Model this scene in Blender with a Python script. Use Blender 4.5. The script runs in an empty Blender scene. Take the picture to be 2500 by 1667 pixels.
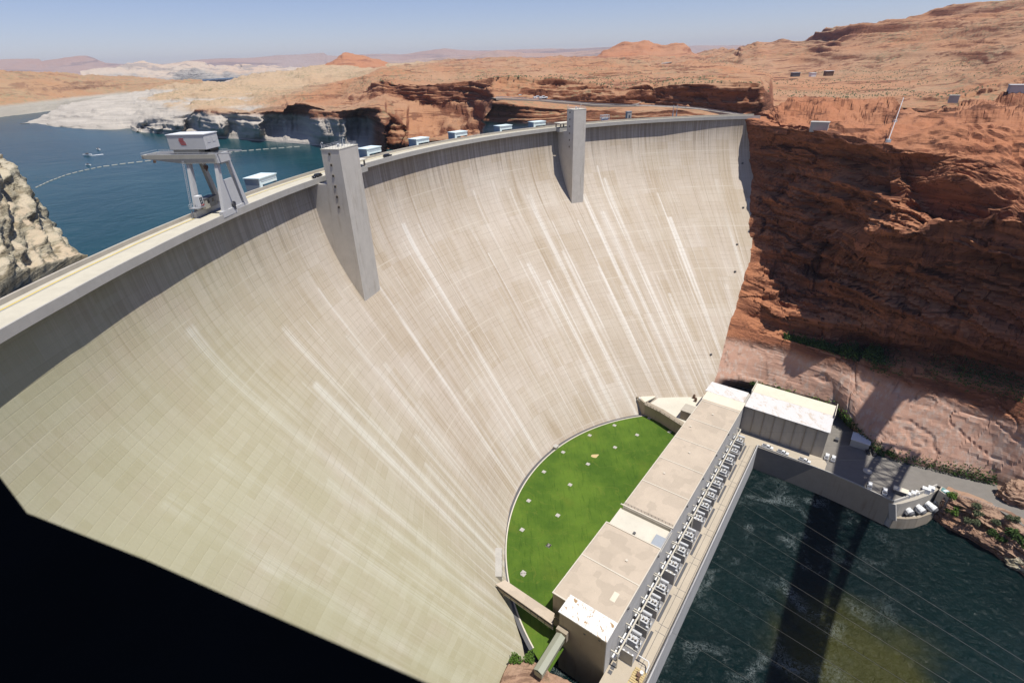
import bpy, math, random
import numpy as np
from mathutils import Vector, Matrix

R_ = math.radians
scene = bpy.context.scene
COL = scene.collection

# ------------------------------------------------------------------ camera
# The camera stands at the window of the visitor centre on the canyon rim.
# World: z = 0 is the river below the dam, +y looks across the canyon, metres.
PX, PY, FPX = 1250.0, 833.5, 1290.0          # image centre and focal length (photo is 2500 px wide)
VPX, VPY, CAMZ = 78.0, 2430.0, 218.0
_dn = np.array([VPX, VPY, FPX]); _dn /= np.linalg.norm(_dn)
_fh = np.array([0, 0, 1.0]); _fh = _fh - _dn * (_fh @ _dn); _fh /= np.linalg.norm(_fh)
RM = np.array([np.cross(_dn, _fh), _fh, -_dn])

cam_d = bpy.data.cameras.new("camera")
cam = bpy.data.objects.new("camera", cam_d)
COL.objects.link(cam)
cam_d.sensor_width = 36.0
cam_d.lens = 36.0 * FPX / 2500.0
cam_d.clip_start = 0.05
cam_d.clip_end = 60000.0
cam_d.dof.use_dof = True; cam_d.dof.focus_distance = 320.0; cam_d.dof.aperture_fstop = 2.8
ax_x, ax_y, ax_z = RM @ np.array([1, 0, 0]), RM @ np.array([0, -1, 0]), RM @ np.array([0, 0, -1])
cam.matrix_world = Matrix(((ax_x[0], ax_y[0], ax_z[0], 0), (ax_x[1], ax_y[1], ax_z[1], 0),
                           (ax_x[2], ax_y[2], ax_z[2], CAMZ), (0, 0, 0, 1)))
scene.camera = cam

# ------------------------------------------------------------------ light
SUN = np.array([0.275, -0.193, 1.0]); SUN /= np.linalg.norm(SUN)
SUN_EL = math.asin(SUN[2]); SUN_ROT = math.atan2(SUN[0], SUN[1])
world = bpy.data.worlds.new("World"); scene.world = world; world.use_nodes = True
nt = world.node_tree
sky = nt.nodes.new("ShaderNodeTexSky"); sky.sky_type = 'NISHITA'; sky.sun_disc = False
sky.sun_elevation = SUN_EL; sky.sun_rotation = SUN_ROT
sky.altitude = 1200.0; sky.air_density = 1.0; sky.dust_density = 0.4; sky.ozone_density = 3.0
bg = nt.nodes["Background"]; bg.inputs["Strength"].default_value = 0.090
tint = nt.nodes.new("ShaderNodeMix"); tint.data_type = 'RGBA'; tint.blend_type = 'MULTIPLY'
tint.inputs[0].default_value = 1.0; tint.inputs[7].default_value = (1.10, 0.98, 1.12, 1)
nt.links.new(sky.outputs[0], tint.inputs[6]); nt.links.new(tint.outputs[2], bg.inputs[0])
sun_d = bpy.data.lights.new("sun", 'SUN'); sun_d.energy = 4.7; sun_d.angle = R_(0.53); sun_d.color = (1.0, 0.955, 0.88)
sun_o = bpy.data.objects.new("sun", sun_d); COL.objects.link(sun_o)
sun_o.rotation_euler = Vector(SUN).to_track_quat('Z', 'Y').to_euler(); sun_o.location = (300, -300, 600)
scene.view_settings.view_transform = 'Standard'; scene.view_settings.look = 'None'
scene.view_settings.exposure = 0.10; scene.view_settings.gamma = 1.0
scene.cycles.max_bounces = 6; scene.cycles.diffuse_bounces = 1; scene.cycles.glossy_bounces = 2
scene.cycles.transmission_bounces = 2; scene.cycles.volume_bounces = 0
scene.cycles.use_denoising = True
scene.cycles.caustics_reflective = False; scene.cycles.caustics_refractive = False

# ------------------------------------------------------------------ pixel -> world helpers
def ray(x, y): return RM @ np.array([x - PX, y - PY, FPX])
def W(x, y, z):
    d = ray(x, y); t = (z - CAMZ) / d[2]; return np.array([d[0]*t, d[1]*t, z])
def at(x, y, r):
    d = ray(x, y); return np.array([0, 0, CAMZ]) + d * (r / np.hypot(d[0], d[1]))
r2 = lambda x, y: (1150 + x/3.92, 1300 + y/3.92)
r7 = lambda x, y: (1700 + x/2.94, 900 + y/2.94)
r8 = lambda x, y: (1500 + x/3.92, 900 + y/3.92)
r1 = lambda x, y: (1150 + x/3.1357, 900 + y/3.1357)

# ------------------------------------------------------------------ noise
_rng = np.random.RandomState(7)
_PERM = _rng.permutation(512)
_VAL = _rng.rand(512) * 2 - 1
def vnoise(p):
    p = np.asarray(p, float); i = np.floor(p).astype(np.int64); f = p - i; f = f*f*f*(f*(f*6-15)+10)
    out = 0
    for dx in (0, 1):
        for dy in (0, 1):
            for dz in (0, 1):
                h = _PERM[(_PERM[(_PERM[(i[..., 0]+dx) & 511] + i[..., 1]+dy) & 511] + i[..., 2]+dz) & 511]
                w = (f[..., 0] if dx else 1-f[..., 0])*(f[..., 1] if dy else 1-f[..., 1])*(f[..., 2] if dz else 1-f[..., 2])
                out = out + w*_VAL[h]
    return out
def fbm(p, octv=4, lac=2.1, gain=0.5):
    a, s, o = 1.0, 1.0, 0.0
    for k in range(octv):
        o = o + a*vnoise(np.asarray(p)*s + 17.3*k); a *= gain; s *= lac
    return o

# ------------------------------------------------------------------ tags and mesh building
def tag(o, label=None, cat=None, group=None, kind=None):
    if label: o["label"] = label
    if cat: o["category"] = cat
    if group: o["group"] = group
    if kind: o["kind"] = kind
    return o
def empty(name, loc=(0, 0, 0), rz=0.0):
    o = bpy.data.objects.new(name, None); COL.objects.link(o)
    o.location = tuple(float(c) for c in loc); o.rotation_euler = (0, 0, rz); o.empty_display_size = 0.5
    return o
def thing(name, label, cat, loc=(0, 0, 0), rz=0.0, group=None):
    return tag(empty(name, loc, rz), label, cat, group)
def chain_off(o):
    v = Vector((0, 0, 0))
    while o is not None:
        v += o.location; o = o.parent
    return v
def copy_tree(o, parent=None):
    c = o.copy(); COL.objects.link(c)
    if parent is not None: c.parent = parent
    for ch in list(o.children): copy_tree(ch, c)
    return c
def unit(v):
    v = np.asarray(v, float); n = np.linalg.norm(v); return v/n if n > 1e-9 else v

class MB:
    def __init__(s): s.v = []; s.f = []; s.uv = None
    def add(s, vs, fs):
        b = len(s.v); s.v.extend([tuple(float(c) for c in q) for q in vs]); s.f.extend([tuple(b+i for i in q) for q in fs]); return s
    def hexa(s, b4, t4):
        return s.add(list(b4)+list(t4), [(3,2,1,0),(4,5,6,7),(0,1,5,4),(1,2,6,5),(2,3,7,6),(3,0,4,7)])
    def box(s, c, size, ax=None, az=None):
        c = np.array(c, float); X = unit(ax) if ax is not None else np.array([1., 0, 0])
        Z = unit(az) if az is not None else np.array([0, 0, 1.])
        Y = np.cross(Z, X); Y = unit(Y); X = np.cross(Y, Z)
        hx, hy, hz = [q/2 for q in size]
        P = lambda i, j, k: c + X*hx*i + Y*hy*j + Z*hz*k
        return s.hexa([P(-1,-1,-1),P(1,-1,-1),P(1,1,-1),P(-1,1,-1)], [P(-1,-1,1),P(1,-1,1),P(1,1,1),P(-1,1,1)])
    def prism(s, pts, z0, z1):
        pts = [np.array(p[:2], float) for p in pts]; n = len(pts)
        A = sum(pts[i][0]*pts[(i+1) % n][1]-pts[(i+1) % n][0]*pts[i][1] for i in range(n))
        if A < 0: pts = pts[::-1]
        vs = [(p[0], p[1], z0) for p in pts] + [(p[0], p[1], z1) for p in pts]
        return s.add(vs, [tuple(range(n-1, -1, -1)), tuple(range(n, 2*n))] + [(i, (i+1) % n, n+(i+1) % n, n+i) for i in range(n)])
    def bar(s, a, b, w, h=None, up=(0, 0, 1)):
        a, b = np.array(a, float), np.array(b, float); h = h or w; d = unit(b-a)
        up = np.array(up, float)
        if abs(d @ up) > 0.98: up = np.array([1.0, 0, 0])
        X = unit(np.cross(d, up)); Z = np.cross(X, d)
        q = [X*w/2*i + Z*h/2*j for i, j in ((-1,-1),(1,-1),(1,1),(-1,1))]
        return s.hexa([a+k for k in q], [b+k for k in q])
    def cyl(s, a, b, r0, r1=None, n=10, caps=True):
        a, b = np.array(a, float), np.array(b, float); r1 = r0 if r1 is None else r1; d = unit(b-a)
        u = np.array([0, 0, 1.0]) if abs(d[2]) < 0.95 else np.array([1.0, 0, 0])
        X = unit(np.cross(u, d)); Y = np.cross(d, X)
        c = [(math.cos(2*math.pi*k/n), math.sin(2*math.pi*k/n)) for k in range(n)]
        vs = [a + (X*p+Y*q)*r0 for p, q in c] + [b + (X*p+Y*q)*r1 for p, q in c]
        fs = [(k, (k+1) % n, n+(k+1) % n, n+k) for k in range(n)]
        if caps: fs += [tuple(range(n-1, -1, -1)), tuple(range(n, 2*n))]
        return s.add(vs, fs)
    def path(s, pts, r, n=5):
        for p, q in zip(pts[:-1], pts[1:]): s.cyl(p, q, r, n=n)
        return s
    def build(s, name, mat, parent=None, smooth=False, bevel=0.0, world=True):
        me = bpy.data.meshes.new(name)
        off = chain_off(parent) if (parent is not None and world) else Vector((0, 0, 0))
        vs = [(x-off.x, y-off.y, z-off.z) for x, y, z in s.v] if off.length > 0 else s.v
        me.from_pydata(vs, [], s.f); me.update()
        if s.uv is not None:
            ul = me.uv_layers.new(name="UVMap")
            li = np.empty(len(me.loops), dtype=np.int32); me.loops.foreach_get("vertex_index", li)
            ul.data.foreach_set("uv", np.asarray(s.uv, dtype=np.float32)[li].ravel())
        o = bpy.data.objects.new(name, me); COL.objects.link(o)
        if mat is not None: me.materials.append(mat)
        if smooth: me.polygons.foreach_set("use_smooth", [True]*len(me.polygons))
        if parent is not None: o.parent = parent
        if bevel > 0:
            m = o.modifiers.new("bevel", 'BEVEL'); m.width = bevel; m.segments = 2; m.limit_method = 'ANGLE'
        return o

def grid_obj(name, P, mat, parent=None, smooth=True, uv=None):
    nr, nc = P.shape[:2]
    off = np.array(chain_off(parent)) if parent is not None else np.zeros(3)
    me = bpy.data.meshes.new(name)
    V = (P - off).reshape(-1, 3)
    idx = np.arange(nr*nc).reshape(nr, nc)
    F = np.stack([idx[:-1, :-1], idx[:-1, 1:], idx[1:, 1:], idx[1:, :-1]], -1).reshape(-1, 4)
    me.from_pydata(V.tolist(), [], F.tolist()); me.update()
    if uv is not None:
        ul = me.uv_layers.new(name="UVMap")
        li = np.empty(len(me.loops), dtype=np.int32); me.loops.foreach_get("vertex_index", li)
        ul.data.foreach_set("uv", uv.reshape(-1, 2).astype(np.float32)[li].ravel())
    if smooth: me.polygons.foreach_set("use_smooth", [True]*len(me.polygons))
    me.materials.append(mat)
    o = bpy.data.objects.new(name, me); COL.objects.link(o)
    if parent is not None: o.parent = parent
    return o
def rows_to_grid(rows, subs):
    out = []
    for k in range(len(rows)-1):
        n = subs[k]
        for j in range(n):
            t = j/n; out.append(rows[k]*(1-t) + rows[k+1]*t)
    out.append(rows[-1]); return np.array(out)
def gnormal(P):
    n = np.cross(np.gradient(P, axis=1), np.gradient(P, axis=0)); l = np.linalg.norm(n, axis=-1, keepdims=True)
    return n/np.maximum(l, 1e-9)
def smooth_rows(G, it=2):
    for _ in range(it):
        G[1:-1] = 0.25*G[:-2] + 0.5*G[1:-1] + 0.25*G[2:]
    return G

# ------------------------------------------------------------------ materials
class NT:
    def __init__(s, name):
        s.m = bpy.data.materials.new(name); s.m.use_nodes = True; s.t = s.m.node_tree
        s.p = s.t.nodes["Principled BSDF"]; s._c = {}
    def n(s, typ, **kw):
        x = s.t.nodes.new(typ)
        for k, v in kw.items(): setattr(x, k, v)
        return x
    def l(s, a, b): s.t.links.new(a, b)
    def coord(s, which="Object"):
        if which not in s._c:
            if which == "Position": s._c[which] = s.n("ShaderNodeNewGeometry").outputs["Position"]
            elif which == "Normal": s._c[which] = s.n("ShaderNodeNewGeometry").outputs["Normal"]
            else: s._c[which] = s.n("ShaderNodeTexCoord").outputs[which]
        return s._c[which]
    def mapped(s, scale=(1, 1, 1), rot=(0, 0, 0), which="Position", loc=(0, 0, 0)):
        m = s.n("ShaderNodeMapping"); m.inputs["Scale"].default_value = scale; m.inputs["Rotation"].default_value = rot
        m.inputs["Location"].default_value = loc
        s.l(s.coord(which), m.inputs[0]); return m.outputs[0]
    def noise(s, vec, scale=1.0, detail=4.0, rough=0.55, dist=0.0):
        x = s.n("ShaderNodeTexNoise"); x.inputs["Scale"].default_value = scale; x.inputs["Detail"].default_value = detail
        x.inputs["Roughness"].default_value = rough; x.inputs["Distortion"].default_value = dist
        s.l(vec, x.inputs["Vector"]); return x.outputs["Fac"]
    def ramp(s, fac, stops, interp='LINEAR'):
        x = s.n("ShaderNodeValToRGB"); e = x.color_ramp.elements; x.color_ramp.interpolation = interp
        while len(e) > 1: e.remove(e[-1])
        for i, (p, c) in enumerate(stops):
            el = e[0] if i == 0 else e.new(p)
            el.position = p; el.color = c if len(c) == 4 else (*c, 1)
        s.l(fac, x.inputs[0]); return x.outputs[0]
    def step(s, fac, a, b):
        x = s.n("ShaderNodeMapRange"); x.inputs[1].default_value = a; x.inputs[2].default_value = b
        x.interpolation_type = 'SMOOTHSTEP'; s.l(fac, x.inputs[0]); return x.outputs[0]
    def math(s, op, a, b=None):
        x = s.n("ShaderNodeMath"); x.operation = op
        for i, q in enumerate((a, b)):
            if q is None: continue
            if isinstance(q, (int, float)): x.inputs[i].default_value = q
            else: s.l(q, x.inputs[i])
        return x.outputs[0]
    def mix(s, fac, a, b, mode='MIX'):
        x = s.n("ShaderNodeMix"); x.data_type = 'RGBA'; x.blend_type = mode
        for sock, q in ((x.inputs[0], fac), (x.inputs[6], a), (x.inputs[7], b)):
            if isinstance(q, (int, float)): sock.default_value = q
            elif isinstance(q, (tuple, list)): sock.default_value = (*q[:3], 1)
            else: s.l(q, sock)
        return x.outputs[2]
    def sep(s, vec):
        x = s.n("ShaderNodeSeparateXYZ"); s.l(vec, x.inputs[0]); return x.outputs
    def bump(s, h, strength=0.3, dist=1.0):
        x = s.n("ShaderNodeBump"); x.inputs["Strength"].default_value = strength; x.inputs["Distance"].default_value = dist
        s.l(h, x.inputs["Height"]); s.l(x.outputs[0], s.p.inputs["Normal"])
    def base(s, c, rough=0.85, metal=0.0, spec=None):
        if isinstance(c, (tuple, list)): s.p.inputs["Base Color"].default_value = (*c[:3], 1)
        else: s.l(c, s.p.inputs["Base Color"])
        s.p.inputs["Roughness"].default_value = rough; s.p.inputs["Metallic"].default_value = metal
        if spec is not None: s.p.inputs["Specular IOR Level"].default_value = spec
        return s.m

def simple(name, c, rough=0.7, var=0.12, scale=0.6, metal=0.0):
    t = NT(name); n1 = t.noise(t.coord("Position"), scale, 5, 0.6)
    col = t.mix(n1, tuple(q*(1-var) for q in c), tuple(min(1, q*(1+var)) for q in c))
    return t.base(col, rough, metal)

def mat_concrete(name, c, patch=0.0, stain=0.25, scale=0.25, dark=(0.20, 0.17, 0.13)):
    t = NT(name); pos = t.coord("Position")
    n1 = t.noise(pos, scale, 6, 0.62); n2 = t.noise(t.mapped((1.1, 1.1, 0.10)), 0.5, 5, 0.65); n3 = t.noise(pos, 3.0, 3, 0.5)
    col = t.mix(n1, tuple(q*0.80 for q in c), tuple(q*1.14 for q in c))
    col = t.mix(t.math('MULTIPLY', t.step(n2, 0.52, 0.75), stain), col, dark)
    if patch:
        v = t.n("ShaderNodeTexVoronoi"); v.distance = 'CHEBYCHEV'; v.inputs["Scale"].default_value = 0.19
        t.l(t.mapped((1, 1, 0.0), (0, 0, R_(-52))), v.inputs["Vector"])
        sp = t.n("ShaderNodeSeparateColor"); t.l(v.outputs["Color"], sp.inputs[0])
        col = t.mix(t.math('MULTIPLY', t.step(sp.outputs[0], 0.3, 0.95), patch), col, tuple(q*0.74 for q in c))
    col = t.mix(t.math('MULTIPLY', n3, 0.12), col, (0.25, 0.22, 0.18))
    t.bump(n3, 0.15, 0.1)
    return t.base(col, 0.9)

def mat_dam():
    t = NT("dam_concrete"); uv = t.coord("UV"); xyz = t.sep(uv); u, v = xyz[0], xyz[1]
    def mp(sx, sy, loc=(0, 0, 0)):
        m = t.n("ShaderNodeMapping"); m.inputs["Scale"].default_value = (sx, sy, 1); m.inputs["Location"].default_value = loc
        t.l(uv, m.inputs[0]); return m.outputs[0]
    def cells(w, h, off=0.0):
        """a random tone for each poured block"""
        k = t.n("ShaderNodeTexBrick"); k.inputs["Color1"].default_value = (0, 0, 0, 1); k.inputs["Color2"].default_value = (1, 1, 1, 1)
        k.inputs["Scale"].default_value = 1.0; k.inputs["Mortar Size"].default_value = 0.0; k.offset = off
        k.inputs["Brick Width"].default_value = w; k.inputs["Row Height"].default_value = h; t.l(uv, k.inputs["Vector"])
        x = t.n("ShaderNodeSeparateColor"); t.l(k.outputs["Color"], x.inputs[0]); return x.outputs[0]
    def rnd(val):
        w = t.n("ShaderNodeTexWhiteNoise"); w.noise_dimensions = '1D'; t.l(val, w.inputs["W"]); return w.outputs["Value"]
    mul = lambda *q: t.math('MULTIPLY', q[0], q[1]) if len(q) == 2 else t.math('MULTIPLY', q[0], mul(*q[1:]))
    b1, b2, b3 = cells(9.15, 2.29), cells(9.15, 16.03), cells(18.3, 6.87, 0.5)
    big = t.noise(mp(0.02, 0.018), 1.0, 4, 0.6)
    col = t.mix(t.step(big, 0.3, 0.7), (0.475, 0.395, 0.305), (0.575, 0.500, 0.420))
    col = t.mix(mul(b1, 0.16), col, (0.40, 0.335, 0.255))
    col = t.mix(mul(t.step(b2, 0.35, 1.0), 0.42), col, (0.405, 0.315, 0.205))
    col = t.mix(mul(t.step(b3, 0.5, 1.0), 0.25), col, (0.60, 0.54, 0.45))
    # rusty brown run-off and fine drips
    st = t.noise(mp(0.55, 0.016), 1.0, 6, 0.7); wide = t.noise(mp(0.05, 0.012, (3, 7, 0)), 1.0, 3, 0.5)
    col = t.mix(mul(t.step(st, 0.44, 0.66), t.step(wide, 0.44, 0.64), 0.55), col, (0.30, 0.21, 0.115))
    st3 = t.noise(mp(1.3, 0.012, (9, 1, 0)), 1.0, 5, 0.75)
    col = t.mix(mul(t.step(st3, 0.50, 0.66), 0.46), col, (0.31, 0.245, 0.16))
    st5 = t.noise(mp(2.4, 0.012, (2, 6, 0)), 1.0, 4, 0.7)
    col = t.mix(mul(t.step(st5, 0.48, 0.66), 0.34), col, (0.66, 0.61, 0.53))
    # run-off streaks from the crest, painted dark to deepen the shade under its overhang
    shade_drip = t.noise(mp(0.42, 0.004, (11, 4, 0)), 1.0, 5, 0.7); dl = mul(t.step(shade_drip, 0.36, 0.66), 34.0)
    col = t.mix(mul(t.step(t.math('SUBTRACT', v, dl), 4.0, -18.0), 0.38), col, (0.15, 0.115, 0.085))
    st4 = t.noise(mp(1.1, 0.010, (5, 2, 0)), 1.0, 5, 0.75); w4 = t.noise(mp(0.03, 0.012, (1, 3, 0)), 1.0, 3, 0.5)
    col = t.mix(mul(t.step(st4, 0.55, 0.68), t.step(w4, 0.42, 0.62), 0.50), col, (0.70, 0.66, 0.59))
    # lime leaching down from the joints: each starts at its own lift and runs to the foot
    jit = mul(t.math('SUBTRACT', t.noise(mp(0.9, 0.05), 1.0, 4, 0.7), 0.5), 1.3)
    def leach(period, shift, width, strength, v0, v1, seed):
        q = t.math('MULTIPLY', t.math('ADD', u, shift), 1.0/period); idn = t.math('FLOOR', q)
        r1_, r2_, r3_ = rnd(t.math('ADD', idn, seed)), rnd(t.math('ADD', idn, seed+71.3)), rnd(t.math('ADD', idn, seed+23.7))
        ctr = t.math('ADD', 0.5, mul(t.math('SUBTRACT', r3_, 0.5), 0.5 if period > 10 else 0.12))
        d = t.math('ABSOLUTE', t.math('ADD', mul(t.math('SUBTRACT', t.math('FRACT', q), ctr), period), jit))
        start = t.math('ADD', v0, mul(r1_, v1-v0)); wd = t.math('ADD', width*.35, mul(r2_, width))
        band = t.math('SUBTRACT', 1.0, t.math('MINIMUM', t.math('DIVIDE', d, wd), 1.0))
        on = t.step(t.math('SUBTRACT', v, start), 0.0, 1.2)
        fade = t.step(t.noise(mp(0.11, 0.02, (seed, 0, 0)), 1.0, 3, 0.5), 0.30, 0.55)
        strand = t.step(t.noise(mp(2.0, 0.008, (seed, 5, 0)), 1.0, 4, 0.7), 0.34, 0.60)
        return mul(t.step(band, 0.0, 0.75), strand, on, fade, mul(t.step(r2_, 0.25, 0.9), strength))
    for k in ((9.15, 0.0, 2.6, 0.80, 18, 120, 3.0), (18.3, 5.0, 1.9, 0.70, 15, 120, 19.0), (11.0, 2.0, 0.8, 0.6, 20, 140, 41.0), (5.1, 1.0, 0.6, 0.5, 20, 150, 57.0)):
        col = t.mix(leach(*k), col, (0.78, 0.755, 0.70))
    # joints and lift lines
    fr = t.math('ABSOLUTE', t.math('SUBTRACT', t.math('FRACT', mul(t.math('ADD', u, mul(jit, 0.12)), 1/9.15)), 0.5))
    jl = t.step(fr, 0.014, 0.006); jn = t.noise(mp(0.08, 0.03, (8, 2, 0)), 1.0, 3)
    col = t.mix(mul(jl, t.step(jn, 0.38, 0.58), 0.55), col, (0.19, 0.15, 0.11))
    fv = t.math('ABSOLUTE', t.math('SUBTRACT', t.math('FRACT', mul(v, 1/2.29)), 0.5)); lift = t.step(fv, 0.42, 0.49)
    ln = t.noise(mp(0.11, 0.35, (8, 8, 0)), 1.0, 3)
    col = t.mix(mul(lift, t.step(ln, 0.40, 0.60), 0.36), col, (0.23, 0.175, 0.115))
    fv2 = t.math('ABSOLUTE', t.math('SUBTRACT', t.math('FRACT', mul(v, 1/22.9)), 0.5))
    col = t.mix(mul(t.step(fv2, 0.484, 0.497), t.step(t.noise(mp(0.03, 0.3), 1.0, 2), 0.35, 0.55), 0.45), col, (0.68, 0.62, 0.52))
    # olive cast of the window glass, painted into the concrete towards the left abutment
    glass_tint = t.step(u, 380.0, 560.0); on = t.noise(mp(0.035, 0.03, (4, 4, 0)), 1.0, 4, 0.6)
    col = t.mix(mul(glass_tint, t.step(on, 0.0, 0.6), 0.85), col, t.mix(b1, (0.45, 0.44, 0.285), (0.405, 0.39, 0.235)))
    fine = t.noise(mp(1.2, 1.2), 1.0, 4, 0.6)
    col = t.mix(mul(fine, 0.12), col, (0.25, 0.2, 0.14))
    t.bump(t.math('ADD', fine, mul(lift, -0.6)), 0.2, 0.15)
    return t.base(col, 0.92)

def mat_rock(name, steep, flat, band=(0.2, 0.08, 0.045), ring=None, scrub=None, pale=None, tan=None, bs=0.35, slope=(0.55, 0.85), tilt=(0.06, 0.04), bumpk=0.7, varnish=0.0, vscale=1.0):
    """sandstone: bedding bands on steep faces, sand and scrub on flat ground"""
    t = NT(name); pos = t.coord("Position"); nz = t.sep(t.coord("Normal"))[2]
    st = t.mapped((0.012*vscale, 0.012*vscale, bs), (tilt[0], tilt[1], 0))
    n1 = t.noise(st, 1.0, 6, 0.65, 0.6); n2 = t.noise(pos, 0.045*vscale, 6, 0.62); n3 = t.noise(pos, 0.35*vscale, 6, 0.65); n4 = t.noise(pos, 0.008*vscale, 4, 0.6)
    rc = t.mix(t.step(n1, 0.35, 0.65), band, steep)
    rc = t.mix(t.math('MULTIPLY', n2, 0.45), rc, tuple(q*1.25 for q in steep))
    ck = t.math('ABSOLUTE', t.math('SUBTRACT', t.noise(t.mapped((0.05*vscale, 0.05*vscale, bs*.5), (tilt[0], tilt[1], 0), 'Position', (7, 3, 1)), 1.0, 5, 0.6, 1.2), 0.5))
    rc = t.mix(t.math('MULTIPLY', t.step(ck, 0.018, 0.004), 0.6), rc, tuple(q*.3 for q in band))
    if varnish:
        vn = t.noise(t.mapped((0.05, 0.05, 0.012)), 1.0, 5, 0.65)
        rc = t.mix(t.math('MULTIPLY', t.step(vn, 0.50, 0.68), varnish), rc, (0.05, 0.028, 0.02))
    fc = t.mix(t.step(n4, 0.3, 0.7), flat, tuple(q*f for q, f in zip(flat, (1.02, 0.84, 0.74))))
    fc = t.mix(t.math('MULTIPLY', t.step(n2, 0.5, 0.72), 0.55), fc, steep)
    oc = t.noise(t.mapped((0.010*vscale, 0.035*vscale, 0.2*vscale), (0, 0, 0.25), 'Position', (2, 9, 4)), 1.0, 6, 0.68, 0.8)
    fc = t.mix(t.math('MULTIPLY', t.step(oc, 0.535, 0.60), 0.8), fc, band)
    if tan is not None:                                     # paler sand towards the lake
        fc = t.mix(t.math('MULTIPLY', t.step(t.math('ADD', t.sep(pos)[0], t.math('MULTIPLY', t.math('SUBTRACT', n4, 0.5), 260.0)), -200.0, -520.0), 0.75), fc, tan)
    if scrub:
        sn = t.noise(pos, 0.22*vscale, 5, 0.7); sm = t.noise(pos, 0.011*vscale, 3, 0.5)
        fc = t.mix(t.math('MULTIPLY', t.math('MULTIPLY', t.step(sn, 0.48, 0.62), t.step(sm, 0.42, 0.6)), 0.75), fc, scrub)
    col = t.mix(t.step(t.math('ADD', nz, t.math('MULTIPLY', t.math('SUBTRACT', n3, 0.5), 0.25)), slope[0], slope[1]), rc, fc)
    if ring is not None:                                    # lake-level bleaching below the full-pool line
        z0, z1, rcol, mode = ring
        xyz = t.sep(pos); zz = t.math('ADD', xyz[2], t.math('MULTIPLY', t.math('SUBTRACT', n2, 0.5), 9.0))
        m = t.step(zz, z1, z0)
        if mode:                                            # only the lake cliffs and the headland, not the dry side canyon
            hd = t.math('MULTIPLY', t.math('MULTIPLY', t.step(xyz[1], 540.0, 512.0), t.step(xyz[0], -75.0, -45.0)), t.step(xyz[0], 95.0, 60.0))
            m = t.math('MULTIPLY', m, t.math('MAXIMUM', t.step(xyz[0], -128.0, -150.0), hd))
        rr = t.mix(t.step(n1, 0.35, 0.7), tuple(q*0.72 for q in rcol), rcol)
        rr = t.mix(t.math('MULTIPLY', n3, 0.3), rr, tuple(q*0.8 for q in rcol))
        col = t.mix(t.math('MULTIPLY', m, 0.93), col, rr)
    if pale is not None:                                    # scaled and washed rock below the seep line
        z0, z1, pc = pale
        zz = t.math('ADD', t.sep(pos)[2], t.math('MULTIPLY', t.math('SUBTRACT', n2, 0.5), 10.0))
        sk = t.noise(t.mapped((0.35, 0.35, 0.02)), 1.0, 5, 0.7)
        pp = t.mix(n2, tuple(q*0.80 for q in pc), tuple(min(1, q*1.12) for q in pc))
        pp = t.mix(t.math('MULTIPLY', t.step(sk, 0.46, 0.66), 0.55), pp, (0.50, 0.43, 0.37))
        dk = t.noise(t.mapped((0.16, 0.16, 0.012), (0, 0, 0), "Position", (4, 4, 0)), 1.0, 4, 0.6)
        pp = t.mix(t.math('MULTIPLY', t.step(dk, 0.56, 0.70), 0.6), pp, (0.10, 0.07, 0.055))
        col = t.mix(t.step(zz, z1, z0), col, pp)
    h = t.math('ADD', t.math('MULTIPLY', n1, 1.5), t.math('ADD', n3, t.math('MULTIPLY', n2, 1.2)))
    if pale is not None: h = t.math('MULTIPLY', h, t.math('ADD', t.math('MULTIPLY', t.step(zz, z0, z1), 0.84), 0.16))
    t.bump(h, bumpk, 1.6/vscale)
    return t.base(col, 0.95, spec=0.2)

def mat_water(name, c, c2, wave, strength, rough=0.08, foam=0.0, bed=None, spec=0.5, chop=1.0):
    t = NT(name); pos = t.coord("Position")
    w1 = t.noise(pos, wave, 5, 0.65, 0.4); w2 = t.noise(pos, wave*0.16, 4, 0.6, 0.8); w3 = t.noise(pos, wave*0.02, 4, 0.55, 0.5)
    col = t.mix(t.step(w3, 0.3, 0.7), c, c2)
    if bed is not None:
        (bx, by), rad, bc = bed
        sb = t.n("ShaderNodeVectorMath"); sb.operation = 'DISTANCE'; t.l(pos, sb.inputs[0]); sb.inputs[1].default_value = (bx, by, 0)
        dd = t.math('ADD', sb.outputs["Value"], t.math('MULTIPLY', t.math('SUBTRACT', w2, 0.5), 34.0))
        col = t.mix(t.math('MULTIPLY', t.step(dd, rad, rad*0.35), 0.85), col, bc)
    if foam:
        f1 = t.noise(pos, 0.33, 7, 0.72, 1.6); f2 = t.noise(pos, 0.045, 4, 0.6, 0.8)
        lace = t.step(t.math('ABSOLUTE', t.math('SUBTRACT', f1, 0.5)), 0.055, 0.0)
        fm = t.math('MULTIPLY', lace, t.step(f2, 0.50, 0.72))
        xy = t.sep(pos); pa = t.math('ADD', t.math('MULTIPLY', xy[0], 0.789), t.math('MULTIPLY', xy[1], -0.614))
        near = t.step(pa, 58.0, -10.0)
        col = t.mix(t.math('MULTIPLY', t.math('MULTIPLY', fm, near), foam), col, (0.45, 0.52, 0.52))
    hs = t.math('ADD', t.math('MULTIPLY', w1, 0.5*chop), t.math('MULTIPLY', w2, 2.0))
    t.bump(hs, strength, 1.0)
    t.p.inputs["IOR"].default_value = 1.33
    return t.base(col, rough, spec=spec)

def mat_peel(name, bare, paint, thr=(0.46, 0.54), sc=0.35):
    t = NT(name); pos = t.coord("Position")
    n1 = t.noise(t.mapped((1.0, 0.5, 1.0), (0, 0, R_(-40))), sc, 7, 0.72, 0.5); n2 = t.noise(pos, 1.6, 4, 0.6)
    b = t.mix(n2, tuple(q*0.85 for q in bare), tuple(q*1.12 for q in bare))
    p = t.mix(n2, tuple(q*0.9 for q in paint), paint)
    return t.base(t.mix(t.step(n1, *thr), b, p), 0.85)

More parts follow.
